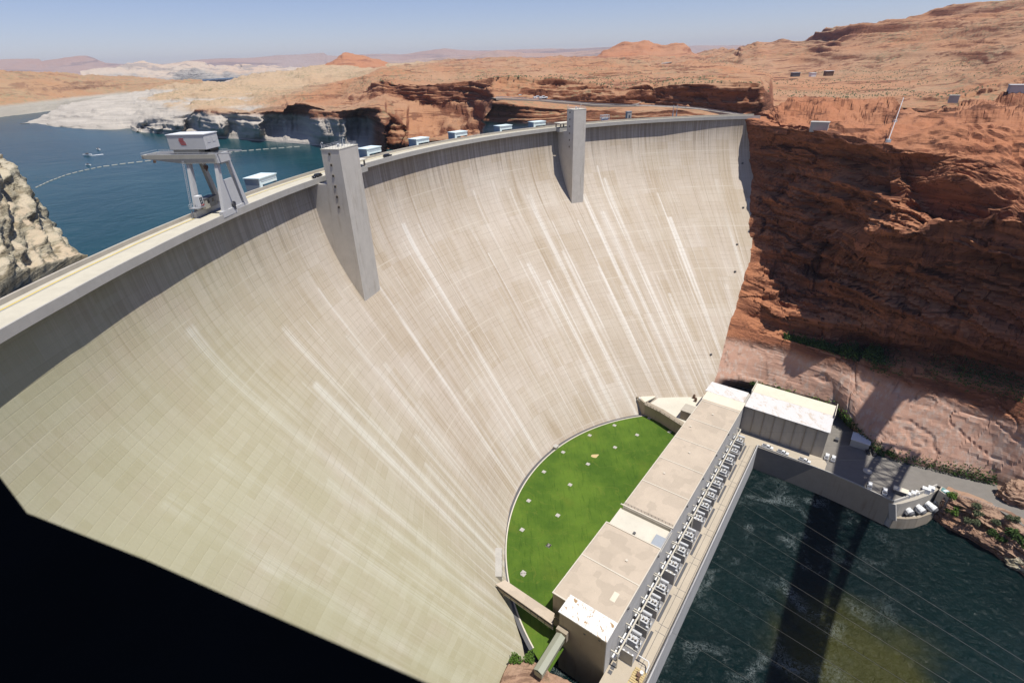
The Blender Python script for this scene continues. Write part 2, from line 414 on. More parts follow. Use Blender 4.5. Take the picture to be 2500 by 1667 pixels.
def mat_grass():
    t = NT("lawn_grass"); pos = t.coord("Position")
    n1 = t.noise(pos, 0.05, 5, 0.6); n2 = t.noise(t.mapped((0.9, 0.12, 1), (0, 0, R_(-52))), 1.0, 4, 0.6); n3 = t.noise(pos, 1.5, 4, 0.7)
    n4 = t.noise(pos, 0.035, 3, 0.5, 1.0)
    c = t.mix(t.step(n1, 0.3, 0.7), (0.055, 0.112, 0.013), (0.110, 0.185, 0.022))
    c = t.mix(t.math('MULTIPLY', t.step(n2, 0.5, 0.75), 0.5), c, (0.022, 0.06, 0.006))
    c = t.mix(t.math('MULTIPLY', t.step(n4, 0.56, 0.7), 0.45), c, (0.12, 0.155, 0.022))
    ring = t.math('ABSOLUTE', t.math('SUBTRACT', t.noise(pos, 0.045, 3, 0.5, 2.0), 0.5))
    c = t.mix(t.math('MULTIPLY', t.step(ring, 0.012, 0.0), 0.4), c, (0.15, 0.18, 0.03))
    c = t.mix(t.math('MULTIPLY', n3, 0.3), c, (0.03, 0.07, 0.01))
    t.bump(n3, 0.3, 0.2)
    return t.base(c, 0.95, spec=0.15)

def mat_leaf(name, a, b):
    t = NT(name); n = t.noise(t.coord("Position"), 2.5, 3, 0.6)
    return t.base(t.mix(n, a, b), 0.8, spec=0.2)

M = {}
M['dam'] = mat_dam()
M['conc'] = mat_concrete("weathered_concrete", (0.46, 0.42, 0.355))
M['tower'] = mat_concrete("tower_concrete", (0.60, 0.56, 0.50), stain=0.55, dark=(0.33, 0.27, 0.19))
M['conc_grey'] = mat_concrete("grey_concrete", (0.46, 0.44, 0.40), stain=0.18)
M['conc_road'] = mat_concrete("crest_roadway", (0.58, 0.54, 0.43), stain=0.1)
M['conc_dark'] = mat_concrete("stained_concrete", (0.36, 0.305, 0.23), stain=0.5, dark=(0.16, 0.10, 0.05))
M['roof'] = mat_concrete("roof_concrete", (0.53, 0.445, 0.35), patch=0.50, stain=0.12, scale=0.12)
M['roof_pale'] = mat_concrete("pale_roof", (0.66, 0.62, 0.52), stain=0.12, scale=0.1)
M['roof_cream'] = mat_concrete("cream_roof", (0.74, 0.68, 0.55), stain=0.08, scale=0.1)
M['trim'] = simple("pale_trim", (0.60, 0.55, 0.46), 0.8)
M['deck'] = mat_concrete("deck_concrete", (0.50, 0.43, 0.33), stain=0.12, scale=0.1)
M['wall_lav'] = mat_concrete("wall_grey", (0.50, 0.49, 0.475), stain=0.2)
M['peel'] = mat_peel("peeling_white_paint", (0.36, 0.23, 0.11), (0.80, 0.79, 0.76), (0.40, 0.455), 0.62)
M['peel2'] = mat_peel("worn_white_roof", (0.50, 0.40, 0.30), (0.66, 0.65, 0.645), (0.32, 0.50), 0.42)
M['trafo'] = simple("transformer_grey", (0.56, 0.57, 0.58), 0.5, 0.12, 0.8)
M['white'] = simple("white_paint", (0.76, 0.77, 0.77), 0.45, 0.05)
M['crane'] = simple("crane_pale_grey", (0.55, 0.55, 0.545), 0.5, 0.10)
M['crane_tan'] = simple("crane_weathered", (0.44, 0.42, 0.36), 0.6, 0.15)
M['blue'] = simple("pale_blue_paint", (0.72, 0.84, 0.86), 0.5, 0.05)
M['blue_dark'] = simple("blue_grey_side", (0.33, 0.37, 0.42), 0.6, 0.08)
M['wire'] = simple("wire", (0.11, 0.115, 0.11), 0.6, 0.1)
M['steel'] = simple("galvanised_steel", (0.42, 0.43, 0.45), 0.5, 0.15, 1.0, 0.3)
M['dkgrey'] = simple("dark_grey", (0.10, 0.10, 0.105), 0.6, 0.2)
M['gravel'] = simple("grey_gravel", (0.21, 0.205, 0.21), 0.95, 0.3, 3.0)
M['black'] = simple("black_paint", (0.014, 0.014, 0.016), 0.35, 0.2)
M['ledge'] = simple("dark_window_ledge", (0.018, 0.019, 0.018), 0.95, 0.6, 1.5); M['ledge'].node_tree.nodes['Principled BSDF'].inputs['Specular IOR Level'].default_value = 0.0
M['glass'] = simple("dark_glass", (0.03, 0.035, 0.04), 0.12, 0.1)
M['tyre'] = simple("tyre_rubber", (0.02, 0.02, 0.02), 0.8, 0.1)
M['cream'] = simple("cream_steel", (0.55, 0.51, 0.42), 0.6, 0.1)
M['red'] = simple("red_paint", (0.42, 0.06, 0.05), 0.6, 0.25)
M['yellow'] = simple("yellow_paint", (0.62, 0.46, 0.08), 0.7, 0.12)
M['asphalt'] = simple("asphalt", (0.19, 0.175, 0.155), 0.9, 0.2, 0.3)
M['road_far'] = simple("pale_asphalt", (0.30, 0.27, 0.235), 0.9, 0.1, 0.1)
M['teal'] = simple("teal_cover", (0.10, 0.24, 0.24), 0.6, 0.1)
M['greyroof'] = simple("blue_grey_panel", (0.33, 0.36, 0.40), 0.5, 0.06)
M['sage'] = simple("sage_metal", (0.30, 0.31, 0.24), 0.55, 0.1)
M['wood'] = simple("pale_timber", (0.52, 0.40, 0.20), 0.8, 0.15)
M['rust'] = simple("rusty_equipment", (0.14, 0.08, 0.05), 0.8, 0.3)
M['grass'] = mat_grass()
M['leaf'] = mat_leaf("green_leaves", (0.025, 0.055, 0.012), (0.075, 0.125, 0.03))
M['leaf2'] = mat_leaf("sage_leaves", (0.07, 0.09, 0.045), (0.15, 0.17, 0.09))
M['leaf3'] = mat_leaf("bright_leaves", (0.05, 0.11, 0.015), (0.11, 0.19, 0.03))
M['stem'] = simple("bark", (0.12, 0.085, 0.05), 0.9, 0.2)
M['rock_wall'] = mat_rock("canyon_sandstone", (0.285, 0.115, 0.062), (0.39, 0.195, 0.11), (0.105, 0.043, 0.026), bs=0.22, tilt=(0.10, -0.16), varnish=0.5, bumpk=0.65, pale=(46.0, 52.0, (0.49, 0.295, 0.215)))
M['rock_low'] = mat_rock("pale_red_sandstone", (0.42, 0.235, 0.155), (0.40, 0.22, 0.14), (0.34, 0.17, 0.105), bs=0.10, bumpk=0.45, varnish=0.25)
M['rock_bank'] = mat_rock("bank_sandstone", (0.33, 0.205, 0.14), (0.38, 0.26, 0.185), (0.17, 0.10, 0.07), bs=0.45, vscale=2.0, bumpk=0.8, scrub=(0.16, 0.15, 0.08))
M['rock_mesa'] = mat_rock("desert_rock", (0.27, 0.115, 0.062), (0.405, 0.245, 0.148), (0.15, 0.06, 0.035), ring=(166.0, 172.0, (0.55, 0.505, 0.44), True), tan=(0.50, 0.385, 0.25), scrub=(0.20, 0.19, 0.11), bs=0.30, vscale=0.8)
M['rock_hill'] = mat_rock("orange_hill_rock", (0.36, 0.17, 0.095), (0.42, 0.225, 0.13), (0.26, 0.115, 0.065), bs=0.10, vscale=0.4, bumpk=0.5)
M['rock_shore'] = mat_rock("tan_shore_rock", (0.40, 0.24, 0.14), (0.42, 0.28, 0.165), (0.27, 0.15, 0.09), ring=(156.0, 164.0, (0.46, 0.43, 0.36), False), scrub=(0.26, 0.25, 0.14), bs=0.1, vscale=0.35)
M['rock_white'] = mat_rock("white_cliffs_rock", (0.48, 0.44, 0.38), (0.52, 0.46, 0.38), (0.30, 0.26, 0.24), bs=0.025, vscale=0.1, bumpk=0.6)
M['rock_far'] = mat_rock("purple_far_rock", (0.36, 0.28, 0.24), (0.40, 0.31, 0.26), (0.27, 0.20, 0.175), bs=0.012, vscale=0.05, bumpk=0.5)
M['rock_left'] = mat_rock("yellow_sandstone", (0.50, 0.45, 0.325), (0.54, 0.49, 0.37), (0.22, 0.175, 0.105), bs=0.55, tilt=(0.45, 0.25), vscale=2.2, bumpk=0.9, varnish=0.2)
M['lake'] = mat_water("lake_water", (0.005, 0.036, 0.046), (0.010, 0.056, 0.066), 0.16, 0.42, 0.22, spec=0.12)
M['river'] = mat_water("river_water", (0.0008, 0.0085, 0.0090), (0.0016, 0.0135, 0.0135), 0.30, 1.0, 0.20, chop=4.5, foam=0.42, bed=((135.0, 125.0), 40.0, (0.050, 0.050, 0.012)), spec=0.30)

# ================================================================== THE DAM
DC = np.array([183.2, 143.2]); ZC = 177.0
_TH = np.arange(80, 206, 6)
_RC = [267.9, 273.0, 276.9, 279.8, 281.7, 282.8, 283.1, 282.8, 282.0, 280.8, 279.4, 277.9, 276.5, 275.4, 274.7, 274.5, 275.2, 276.9, 279.8, 284.2, 290.2]
def RC(th): return np.interp(th, _TH, _RC)
def RU(th): return RC(th) + 12.6
_TT = [84, 90, 97, 105, 114.6, 123, 126, 132, 138, 146, 153.4, 158.6, 163.2, 168, 174, 180, 184, 188, 192, 198, 204]
_TR = [112, 120, 128, 138, 149, 163, 169, 177, 184, 192, 195.2, 195.5, 195.3, 193.5, 191, 186.7, 185.5, 192, 202, 214, 222]
def RT(th): return np.interp(th, _TT, _TR)
def EO(th): return np.interp(th, [86, 91, 96, 104, 112, 200], [0.4, 0.9, 1.6, 3.6, 3.8, 4.0])
def _g(d): return np.where(d < 50, 0.0068*d*d, 17.0 + 0.68*(d-50))
def face_r(th, z):
    d = np.maximum(175.0 - z, 0)
    k = (RC(th) - RT(th) + EO(th))/91.1
    return RC(th) + EO(th) - k*_g(d)
def pol(th, r, z): return np.array([DC[0]+r*math.cos(R_(th)), DC[1]+r*math.sin(R_(th)), z])
def rhat(th): return np.array([math.cos(R_(th)), math.sin(R_(th)), 0.0])
def that(th): return np.array([-math.sin(R_(th)), math.cos(R_(th)), 0.0])
def hit(x, y, push=0.0):
    """where the view line through a pixel meets the dam's downstream face"""
    d = ray(x, y)
    t = np.arange(0.05, 0.9, 0.0004)[:, None]
    p = np.array([0, 0, CAMZ]) + d*t
    dx, dy = p[:, 0]-DC[0], p[:, 1]-DC[1]
    th = np.degrees(np.arctan2(dy, dx)) % 360; r = np.hypot(dx, dy)
    k = np.argmax(r > face_r(th, p[:, 2]))
    q = p[k].copy(); q[:2] += push*np.array([dx[k], dy[k]])/r[k]
    return q

dam = thing("concrete_dam", "huge curved pale concrete arch dam face with streaked joints", "dam", (-60, 250, 0))
ths = np.linspace(84, 203, 200); zs = np.concatenate([np.linspace(175.2, 100, 60), np.linspace(98.5, -6, 60)])
P = np.zeros((len(zs), len(ths), 3)); UV = np.zeros((len(zs), len(ths), 2))
# the face ends where it is keyed into the canyon wall
_ct = np.array([hit(x, y) for x, y in ((1824, 300), (1826, 350), (1832, 400), (1835, 500), (1828, 600), (1822, 660), (1803, 725), (1785, 776), (1766, 830), (1745, 910), (1735, 940))])[::-1]
TH0 = np.interp(zs, _ct[:, 2], np.degrees(np.arctan2(_ct[:, 1]-DC[1], _ct[:, 0]-DC[0])) - 0.5)
for j in range(len(ths)):
    th = TH0 + (203-TH0)*j/(len(ths)-1)
    rr = face_r(th, zs)
    P[:, j, 0] = DC[0]+rr*np.cos(np.radians(th)); P[:, j, 1] = DC[1]+rr*np.sin(np.radians(th)); P[:, j, 2] = zs
    UV[:, j, 0] = np.radians(th-80)*278; UV[:, j, 1] = ZC-zs
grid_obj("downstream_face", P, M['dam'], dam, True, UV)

def arc_solid(prof, th0, th1, n=120):
    """sweep a closed (dr_from_RC, z) outline along the crest"""
    mb = MB(); k = len(prof); tt = np.linspace(th0, th1, n)
    for th in tt:
        for dr, z in prof: mb.v.append(tuple(pol(th, RC(th)+dr, z)))
    for i in range(n-1):
        for j in range(k):
            a, b = i*k+j, i*k+(j+1) % k
            mb.f.append((a, a+k, b+k, b))
    mb.f.append(tuple(range(k))); mb.f.append(tuple(range((n-1)*k+k-1, (n-1)*k-1, -1)))
    return mb
# crest slab with its fascia, upstream face, parapets
arc_solid([(0, 175.0), (0, 177.25), (0.45, 177.25), (0.45, 176.2), (11.9, 176.2), (11.9, 175.0)], 89, 203, 160).build("crest_slab", M['conc_grey'], dam)
arc_solid([(11.9, 172.5), (11.9, 177.3), (12.6, 177.3), (12.6, 172.5)], 89, 203, 160).build("upstream_parapet", M['conc'], dam)
arc_solid([(6.0, -4), (6.0, 174.9), (12.2, 174.9), (12.2, -4)], 89, 203, 120).build("upstream_face", M['conc'], dam)
# road on the crest, kerb line, yellow line
rd = arc_solid([(0.46, 176.12), (0.46, 176.22), (11.88, 176.22), (11.88, 176.12)], 89, 203, 160).build("crest_road", M['conc_road']); tag(rd, kind="structure")
ky = arc_solid([(9.75, 176.18), (9.75, 176.232), (10.25, 176.232), (10.25, 176.18)], 89.2, 202, 160).build("rail_line", M['yellow'], dam); 
arc_solid([(9.2, 176.2), (9.2, 176.30), (9.5, 176.30), (9.5, 176.2)], 89.2, 202, 160).build("rail", M['steel'], dam)
arc_solid([(1.3, 176.2), (1.3, 176.28), (1.6, 176.28), (1.6, 176.2)], 89.2, 202, 160).build("rail", M['steel'], dam)
# abutment apron where the road leaves the crest on the left
mb = MB(); mb.prism([pol(190, RC(190)+11.9, 0), pol(203, RC(203)+11.9, 0), pol(203, RC(203)+40, 0), pol(194, RC(194)+26, 0)], 170, 176.25)
ap = mb.build("abutment_road", M['conc_road']); tag(ap, kind="structure")

# inspection hatches on the right end of the face
mb = MB()
for (x, y) in ((1812, 400), (1814, 508), (1799, 598), (1794, 664), (1735, 866)):
    q = hit(x, y); th = math.degrees(math.atan2(q[1]-DC[1], q[0]-DC[0]))
    b = MB(); b.box(q-rhat(th)*0.25, (1.3, 0.8, 1.8), that(th)); b.build("hatch", M['dkgrey'], dam)

# elevator towers
def tower(name, label, px_n, th, w, dep, ztop, zbot, nwin):
    N = W(px_n[0], px_n[1], ztop); root = thing(name, label, "tower", (N[0], N[1], zbot), group="elevator towers against the dam face")
    r_, t_ = rhat(th), that(th)                     # near corner N; width runs along -t_, depth along +r_
    def c(i, j, z): return np.array([*(N[:2] + (-t_*w*i + r_*dep*j)[:2]), z])
    b = MB(); b.hexa([c(0,0,zbot), c(0,2.4,zbot), c(1,2.4,zbot), c(1,0,zbot)], [c(0,0,174.9), c(0,2.4,174.9), c(1,2.4,174.9), c(1,0,174.9)])
    b.hexa([c(0,0,174.9), c(0,1,174.9), c(1,1,174.9), c(1,0,174.9)], [c(0,0,ztop-0.3), c(0,1,ztop-0.3), c(1,1,ztop-0.3), c(1,0,ztop-0.3)])
    b.build("shaft", M['tower'], root)
    b = MB(); e = 0.012; b.hexa([c(-e,-e,ztop-0.3), c(-e,1+e,ztop-0.3), c(1+e,1+e,ztop-0.3), c(1+e,-e,ztop-0.3)], [c(-e,-e,ztop), c(-e,1+e,ztop), c(1+e,1+e,ztop), c(1+e,-e,ztop)])
    b.build("roof", M['roof_pale'], root)
    for k in range(nwin):
        z = ztop-1.9-k*4.25
        b = MB(); q = c(0, 0.55, z); b.box(q + t_*0.06, (0.25, 1.0, 1.1), t_); fr = b.build("window_frame", M['conc_dark'], root)
        b = MB(); b.box(q + t_*0.13, (0.25, 0.72, 0.42), t_); b.build("pane", M['black'], fr)
        b = MB(); b.box(q + t_*0.13 - np.array([0, 0, .38]), (0.25, 0.5, 0.2), t_); b.build("pane", M['black'], fr)
    b = MB()
    cs = [c(.02,.03,0), c(.02,.97,0), c(.98,.97,0), c(.98,.03,0)]
    for i in range(4):
        p, q = cs[i], cs[(i+1) % 4]
        for h in (0.6, 1.15): b.cyl([*p[:2], ztop+h], [*q[:2], ztop+h], 0.05, n=5)
        for s in np.linspace(0, 1, 7): m = p*(1-s)+q*s; b.cyl([*m[:2], ztop], [*m[:2], ztop+1.15], 0.05, n=5)
    b.build("railing", M['steel'], root)
    for i, (u, v) in enumerate(((0.02, .95), (.98, .8))):
        p = c(u, v, ztop); d = (r_*0.9); b = MB()
        b.path([p, p+[0, 0, 2.0], p+[0, 0, 2.4]-d*.35, p+[0, 0, 2.4]-d*.8, p+[0, 0, 2.0]-d], 0.09, 6)
        b.build("vent_pipe", M['white'], root)
    b = MB(); b.cyl(c(.45,.5,ztop), c(.45,.5,ztop+.9), 0.55, n=12); b.cyl(c(.45,.5,ztop+.9), c(.45,.5,ztop+1.25), 0.75, 0.2, n=12); b.build("roof_vent", M['steel'], root)
    b = MB(); b.cyl(c(.62,.45,ztop), c(.62,.45,ztop+.7), 0.35, n=10); b.build("roof_vent", M['steel'], root)
    b = MB(); b.cyl(c(.5,.7,ztop), c(.5,.7,ztop+2.2), 0.05, n=5); b.build("antenna", M['steel'], root)
    return N, r_, t_
N1, r1_, t1_ = tower("elevator_tower", "tall square concrete tower, the nearer one, beside the gantry crane end of the dam", (826.7, 364.5), 162.4, 14.0, 8.4, 188.9, 119.5, 6)
N2, r2_, t2_ = tower("elevator_tower", "farther, smaller looking square concrete tower standing toward the canyon wall", (1401.2, 268), 116.0, 9.6, 8.2, 189.0, 121.5, 6)

# canopies over the tower bays
def canopy(th0, th1, label, zb):
    root = thing("walkway_canopy", label, "canopy", pol((th0+th1)/2, RC((th0+th1)/2), ZC))
    b = MB(); a, c_, d, e = pol(th0, RC(th0)-3.6, 0), pol(th1, RC(th1)-3.6, 0), pol(th1, RC(th1)+3.2, 0), pol(th0, RC(th0)+3.2, 0)
    b.prism([a, c_, d, e], ZC+zb, ZC+zb+0.5); b.build("roof", M['roof_pale'], root)
    b = MB(); b.prism([pol(th0, RC(th0)-3.2, 0), pol(th1, RC(th1)-3.2, 0), pol(th1, RC(th1)+0.1, 0), pol(th0, RC(th0)+0.1, 0)], ZC-2.6, ZC-0.2); b.build("bay_slab", M['conc_grey'], root)
    for s in np.linspace(0.06, 0.94, 4):
        th = th0+(th1-th0)*s; b = MB(); b.box(pol(th, RC(th)-2.6, ZC+(zb-.2)/2), (0.7, 0.5, zb+0.2), that(th)); b.build("post", M['conc_dark'], root)
        b = MB(); b.box(pol(th, RC(th)+2.6, ZC-.4+(zb)/2), (0.7, 0.5, zb+0.9), that(th)); b.build("post", M['conc_dark'], root)
canopy(117.2, 121.6, "flat roofed walkway canopy on posts left of the farther tower", 2.6)
canopy(155.4, 159.4, "flat roofed walkway canopy just right of the nearer tower", 2.6)

# hoist houses along the upstream parapet
hh = [(166.4, "pale blue hoist house nearest the gantry crane on the parapet", 1.0), (151.3, "pale blue hoist house just right of the nearer tower", 1.0),
      (143.4, "pale blue hoist house, second one right of the nearer tower", 0.95), (137.0, "pale blue hoist house, third one right of the nearer tower", 0.95),
      (129.4, "pale blue hoist house in front of the shaded headland cliff", 0.95), (123.7, "pale blue hoist house closest to the farther tower", 0.95)]
for th, lab, sc in hh:
    t_, r_ = that(th), rhat(th); rr = RU(th)-0.4; base = pol(th, rr, 176.2)
    root = thing("hoist_house", lab, "hoist house", base, group="pale blue hoist houses along the upstream parapet")
    L, D, Hh = 10.8*sc, 6.6*sc, 4.6*sc; X = -t_
    def hp(x, y, z): return base + X*x + r_*y + np.array([0, 0, z])
    b = MB(); b.hexa([hp(-.3,-.3,Hh-.35), hp(L+.3,-.3,Hh-.35), hp(L+.3,D+.3,Hh-.35), hp(-.3,D+.3,Hh-.35)], [hp(-.3,-.3,Hh), hp(L+.3,-.3,Hh), hp(L+.3,D+.3,Hh), hp(-.3,D+.3,Hh)]); b.build("roof", M['blue'], root)
    b = MB(); b.hexa([hp(0,0,1.9), hp(L,0,1.9), hp(L,.35,1.9), hp(0,.35,1.9)], [hp(0,0,Hh-.36), hp(L,0,Hh-.36), hp(L,.35,Hh-.36), hp(0,.35,Hh-.36)]); b.build("front_panel", M['blue'], root)
    b = MB(); b.hexa([hp(0.9,-.08,3.0), hp(L-.2,-.08,3.0), hp(L-.2,-.005,3.0), hp(0.9,-.005,3.0)], [hp(0.9,-.08,3.12), hp(L-.2,-.08,3.12), hp(L-.2,-.005,3.12), hp(0.9,-.005,3.12)]); b.build("panel_seam", M['blue_dark'], root)
    b = MB(); b.hexa([hp(0,0,0), hp(1.5,0,0), hp(1.5,.5,0), hp(0,.5,0)], [hp(0,0,1.9), hp(1.5,0,1.9), hp(1.5,.5,1.9), hp(0,.5,1.9)]); b.build("leg", M['blue'], root)
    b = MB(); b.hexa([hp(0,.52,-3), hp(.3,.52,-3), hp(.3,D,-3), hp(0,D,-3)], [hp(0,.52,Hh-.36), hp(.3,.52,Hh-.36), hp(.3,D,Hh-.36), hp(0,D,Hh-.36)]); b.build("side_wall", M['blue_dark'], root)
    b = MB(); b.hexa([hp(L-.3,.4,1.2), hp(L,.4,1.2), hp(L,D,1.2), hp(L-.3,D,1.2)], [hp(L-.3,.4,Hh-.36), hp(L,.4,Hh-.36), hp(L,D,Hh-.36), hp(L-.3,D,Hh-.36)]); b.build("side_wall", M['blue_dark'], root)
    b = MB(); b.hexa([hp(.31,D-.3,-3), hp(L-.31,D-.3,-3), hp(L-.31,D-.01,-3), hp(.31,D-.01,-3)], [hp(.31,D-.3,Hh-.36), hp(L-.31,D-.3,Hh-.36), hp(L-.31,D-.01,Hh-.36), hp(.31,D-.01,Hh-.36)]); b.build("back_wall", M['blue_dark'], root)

# small gate frames and boxes at the far end of the crest
def crest_px(x, y, z=176.3):
    q = W(x, y, z); return q, math.degrees(math.atan2(q[1]-DC[1], q[0]-DC[0])) % 360
q, th = crest_px(1478, 294); root = thing("gate_frame", "small pale steel gate frame on the crest right of the farther tower", "gate frame", q)
b = MB(); X, Y = -that(th), rhat(th)
for i in (0, 3.2, 6.4):
    for j in (0, 2.4): b.bar(q+X*(i-3.2)+Y*j, q+X*(i-3.2)+Y*j+[0, 0, 3.6], 0.35)
for j in (0, 2.4):
    for z in (1.8, 3.5): b.bar(q+X*(-3.4)+Y*j+[0, 0, z], q+X*3.4+Y*j+[0, 0, z], 0.4)
b.build("frame", M['crane'], root); b = MB(); b.box(q+Y*1.2+[0, 0, .6], (5.5, 1.8, 1.2), X); b.build("winch_box", M['white'], root)
q, th = crest_px(1534, 289); root = thing("control_hut", "small square grey hut on the crest before the two thin masts", "hut", q)
b = MB(); b.box(q+[0, 0, 2.3], (3.6, 3, 4.6), -that(th)); b.build("wall", M['conc_grey'], root)
b = MB(); b.box(q+[0, 0, 4.75], (4.0, 3.4, 0.3), -that(th)); b.build("roof", M['steel'], root)
b = MB(); b.box(q-rhat(th)*1.55+[0, 0, 1.3], (1.1, 0.12, 2.2), -that(th)); b.build("door", M['dkgrey'], root)
for x, lab in ((1642, "thin steel mast on the crest, the left one of the pair"), (1651, "thin steel mast on the crest, the right one of the pair")):
    q, th = crest_px(x, 285); b = MB(); b.cyl(q, q+[0, 0, 8.2], 0.28, 0.18, 8); b.bar(q+[0, 0, 7.6]-that(th)*.8, q+[0, 0, 7.6]+that(th)*.8, 0.22); b.box(q+[0, 0, 1.2], (0.8, .8, 2.4))
    tag(b.build("steel_mast", M['steel']), lab, "mast", "pair of steel masts on the crest")

# ------------------------------------------------------------------ gantry crane
cth = 173.2; CT, CR = -that(cth), rhat(cth)                       # CT runs right along the crest, CR towards the lake
cb = pol(cth, RC(cth)+0.6, 176.25)
crane = thing("gantry_crane", "tall pale grey gantry crane with white trolley house standing on the crest", "crane", cb)
def cp(x, y, z): return cb + CT*x + CR*y + np.array([0, 0, z])
HT = 16.2
def leg(x0, x1, y, wb, wt, mat, name="leg"):
    b = MB(); s = 1 if x1 > x0 else -1
    b.hexa([cp(x0,y-.55,0), cp(x0+wb*s,y-.55,0), cp(x0+wb*s,y+.55,0), cp(x0,y+.55,0)][::s], [cp(x1,y-.55,HT), cp(x1+wt*s,y-.55,HT), cp(x1+wt*s,y+.55,HT), cp(x1,y+.55,HT)][::s])
    return b.build(name, mat, crane)
leg(-6.2, -2.9, 0, 2.2, 1.4, M['crane']); leg(6.2, 2.9, 0, -2.2, -1.4, M['crane'])
leg(-6.2, -2.9, 9.3, 2.2, 1.4, M['crane']); leg(6.2, 2.9, 9.3, -2.2, -1.4, M['crane_tan'])
b = MB(); b.hexa([cp(-5.0,-.3,1.9), cp(5.0,-.3,1.9), cp(5.0,.3,1.9), cp(-5.0,.3,1.9)], [cp(-3.0,-.3,10.8), cp(3.0,-.3,10.8), cp(3.0,.3,10.8), cp(-3.0,.3,10.8)]); b.build("web_panel", M['crane'], crane)
for y in (0, 9.3):
    b = MB(); b.box(cp(0, y, 1.0), (14.0, 1.25, 1.9), CT); b.build("sill_beam", M['crane'], crane)
    for s in (-5.2, 5.2):
        b = MB(); b.box(cp(s, y, .25), (2.6, .7, .5), CT); b.build("bogie", M['dkgrey'], crane)
b = MB(); b.cyl(cp(-.3, -.45, 3.0), cp(-.3, -1.0, 3.0), 0.85, n=14); b.cyl(cp(-.3, -1.0, 3.0), cp(-.3, -1.2, 3.0), 0.4, n=10); b.box(cp(-.1, -.9, 1.9), (.3, .3, 1.6), CT); b.build("cable_reel", M['dkgrey'], crane)
for s in (-2.9, 2.9):
    b = MB(); w = 0.55
    def gp(y, z, e): return cp(s+e*w, y, z)
    b.hexa([gp(-1.0,HT,-1), gp(-1.0,HT,1), gp(10.4,HT,1), gp(10.4,HT,-1)], [gp(-1.0,HT+2.7,-1), gp(-1.0,HT+2.7,1), gp(10.4,HT+2.7,1), gp(10.4,HT+2.7,-1)])
    b.hexa([gp(10.4,HT,-1), gp(10.4,HT,1), gp(23.0,HT+1.55,1), gp(23.0,HT+1.55,-1)], [gp(10.4,HT+2.7,-1), gp(10.4,HT+2.7,1), gp(23.0,HT+2.7,1), gp(23.0,HT+2.7,-1)])
    b.build("girder", M['crane_tan'] if s < 0 else M['crane'], crane)
    b = MB(); b.box(cp(s, 8.0, HT+2.85), (0.5, 28, .3), CT); b.build("trolley_rail", M['steel'], crane)
b = MB(); b.box(cp(0, -1.25, HT+1.35), (6.9, .5, 2.7), CT); b.build("end_beam", M['crane'], crane)
b = MB(); b.box(cp(0, -1.05, HT+.1), (3.6, .3, 1.2), CT); b.build("end_beam", M['crane_tan'], crane)
b = MB(); b.box(cp(0, 23.3, HT+2.1), (7.2, .6, 1.1), CT); b.build("end_beam", M['crane_tan'], crane)
b = MB(); b.box(cp(0, 8.3, HT+3.5), (6.4, 8.4, 1.0), CT); b.build("trolley", M['crane_tan'], crane)
b = MB(); b.box(cp(1.8, 3.4, HT+3.6), (4.4, 2.4, 1.3), CT); b.build("hoist_drum", M['black'], crane)
b = MB(); b.box(cp(0, 7.2, HT+6.2), (7.0, 12.2, 4.3), CT); house = b.build("trolley_house", M['crane'], crane, bevel=0.15)
b = MB(); b.box(cp(0, 7.2, HT+8.45), (7.3, 12.5, .25), CT); b.build("roof", M['white'], house)
for k, (yy, zz, ww, h2) in enumerate(((8.6, 7.25, 1.5, .26), (8.7, 6.85, 1.6, .26), (8.5, 6.45, 1.7, .26), (8.35, 6.05, 1.9, .26), (8.2, 5.65, 1.7, .26))):
    b = MB(); b.box(cp(-3.54, yy, HT+zz), (0.06, ww, h2), CT); b.build("sign_stripe", M['red'], house)
for xx in (-1.5, 1.2):
    b = MB(); b.box(cp(xx, 1.06, HT+6.6), (1.5, .06, 1.3), CT); b.build("window", M['crane'], house)
b = MB(); b.cyl(cp(-.5, 5.5, HT-.1), cp(-.5, 5.5, HT-1.3), .09, n=5); b.cyl(cp(.3, 5.5, HT-.1), cp(.3, 5.5, HT-1.3), .09, n=5); b.box(cp(-.1, 5.5, HT-1.6), (1.2, .8, 1.0), CT); b.cyl(cp(-.1, 5.5, HT-2.0), cp(-.1, 5.5, HT-2.9), .55, .15, 8); b.build("hook_block", M['rust'], crane)
b = MB(); b.cyl(cp(0, 22.6, HT+1.4), cp(0, 22.6, HT+.4), .12, n=5); b.box(cp(0, 22.6, HT+.2), (.7, .5, .7), CT); b.build("hook_block", M['rust'], crane)
b = MB(); b.box(cp(-.3, 8.3, 3.6), (6.6, 2.6, 3.0), CT); ch = b.build("machine_cab", M['crane_tan'], crane)
b = MB(); b.box(cp(-.3, 8.3, 5.15), (6.9, 2.9, .18), CT); b.build("roof", M['dkgrey'], ch)
for xx in (-1.6, .9):
    b = MB(); b.box(cp(xx, 6.97, 4.1), (1.0, .06, 1.0), CT); b.build("window", M['glass'], ch)
b = MB(); b.box(cp(-5.2, 7.6, 5.0), (2.0, 1.6, 3.4), CT); oc = b.build("operator_cab", M['white'], crane)
for k in range(3):
    for j in range(2):
        b = MB(); b.box(cp(-5.6+j*.75, 6.77, 5.9-k*.75), (.55, .06, .55), CT); b.build("window", M['glass'], oc)
b = MB(); b.box(cp(-5.1, 6.76, 3.75), (1.5, .06, .5), CT); b.build("sign", M['red'], oc)
b = MB(); b.box(cp(-5.8, 8.2, 3.15), (4.0, 3.2, .15), CT)
for x in (-7.7, -3.9):
    for y in (6.7, 9.7): b.cyl(cp(x, y, 3.2), cp(x, y, 4.4), .06, n=4)
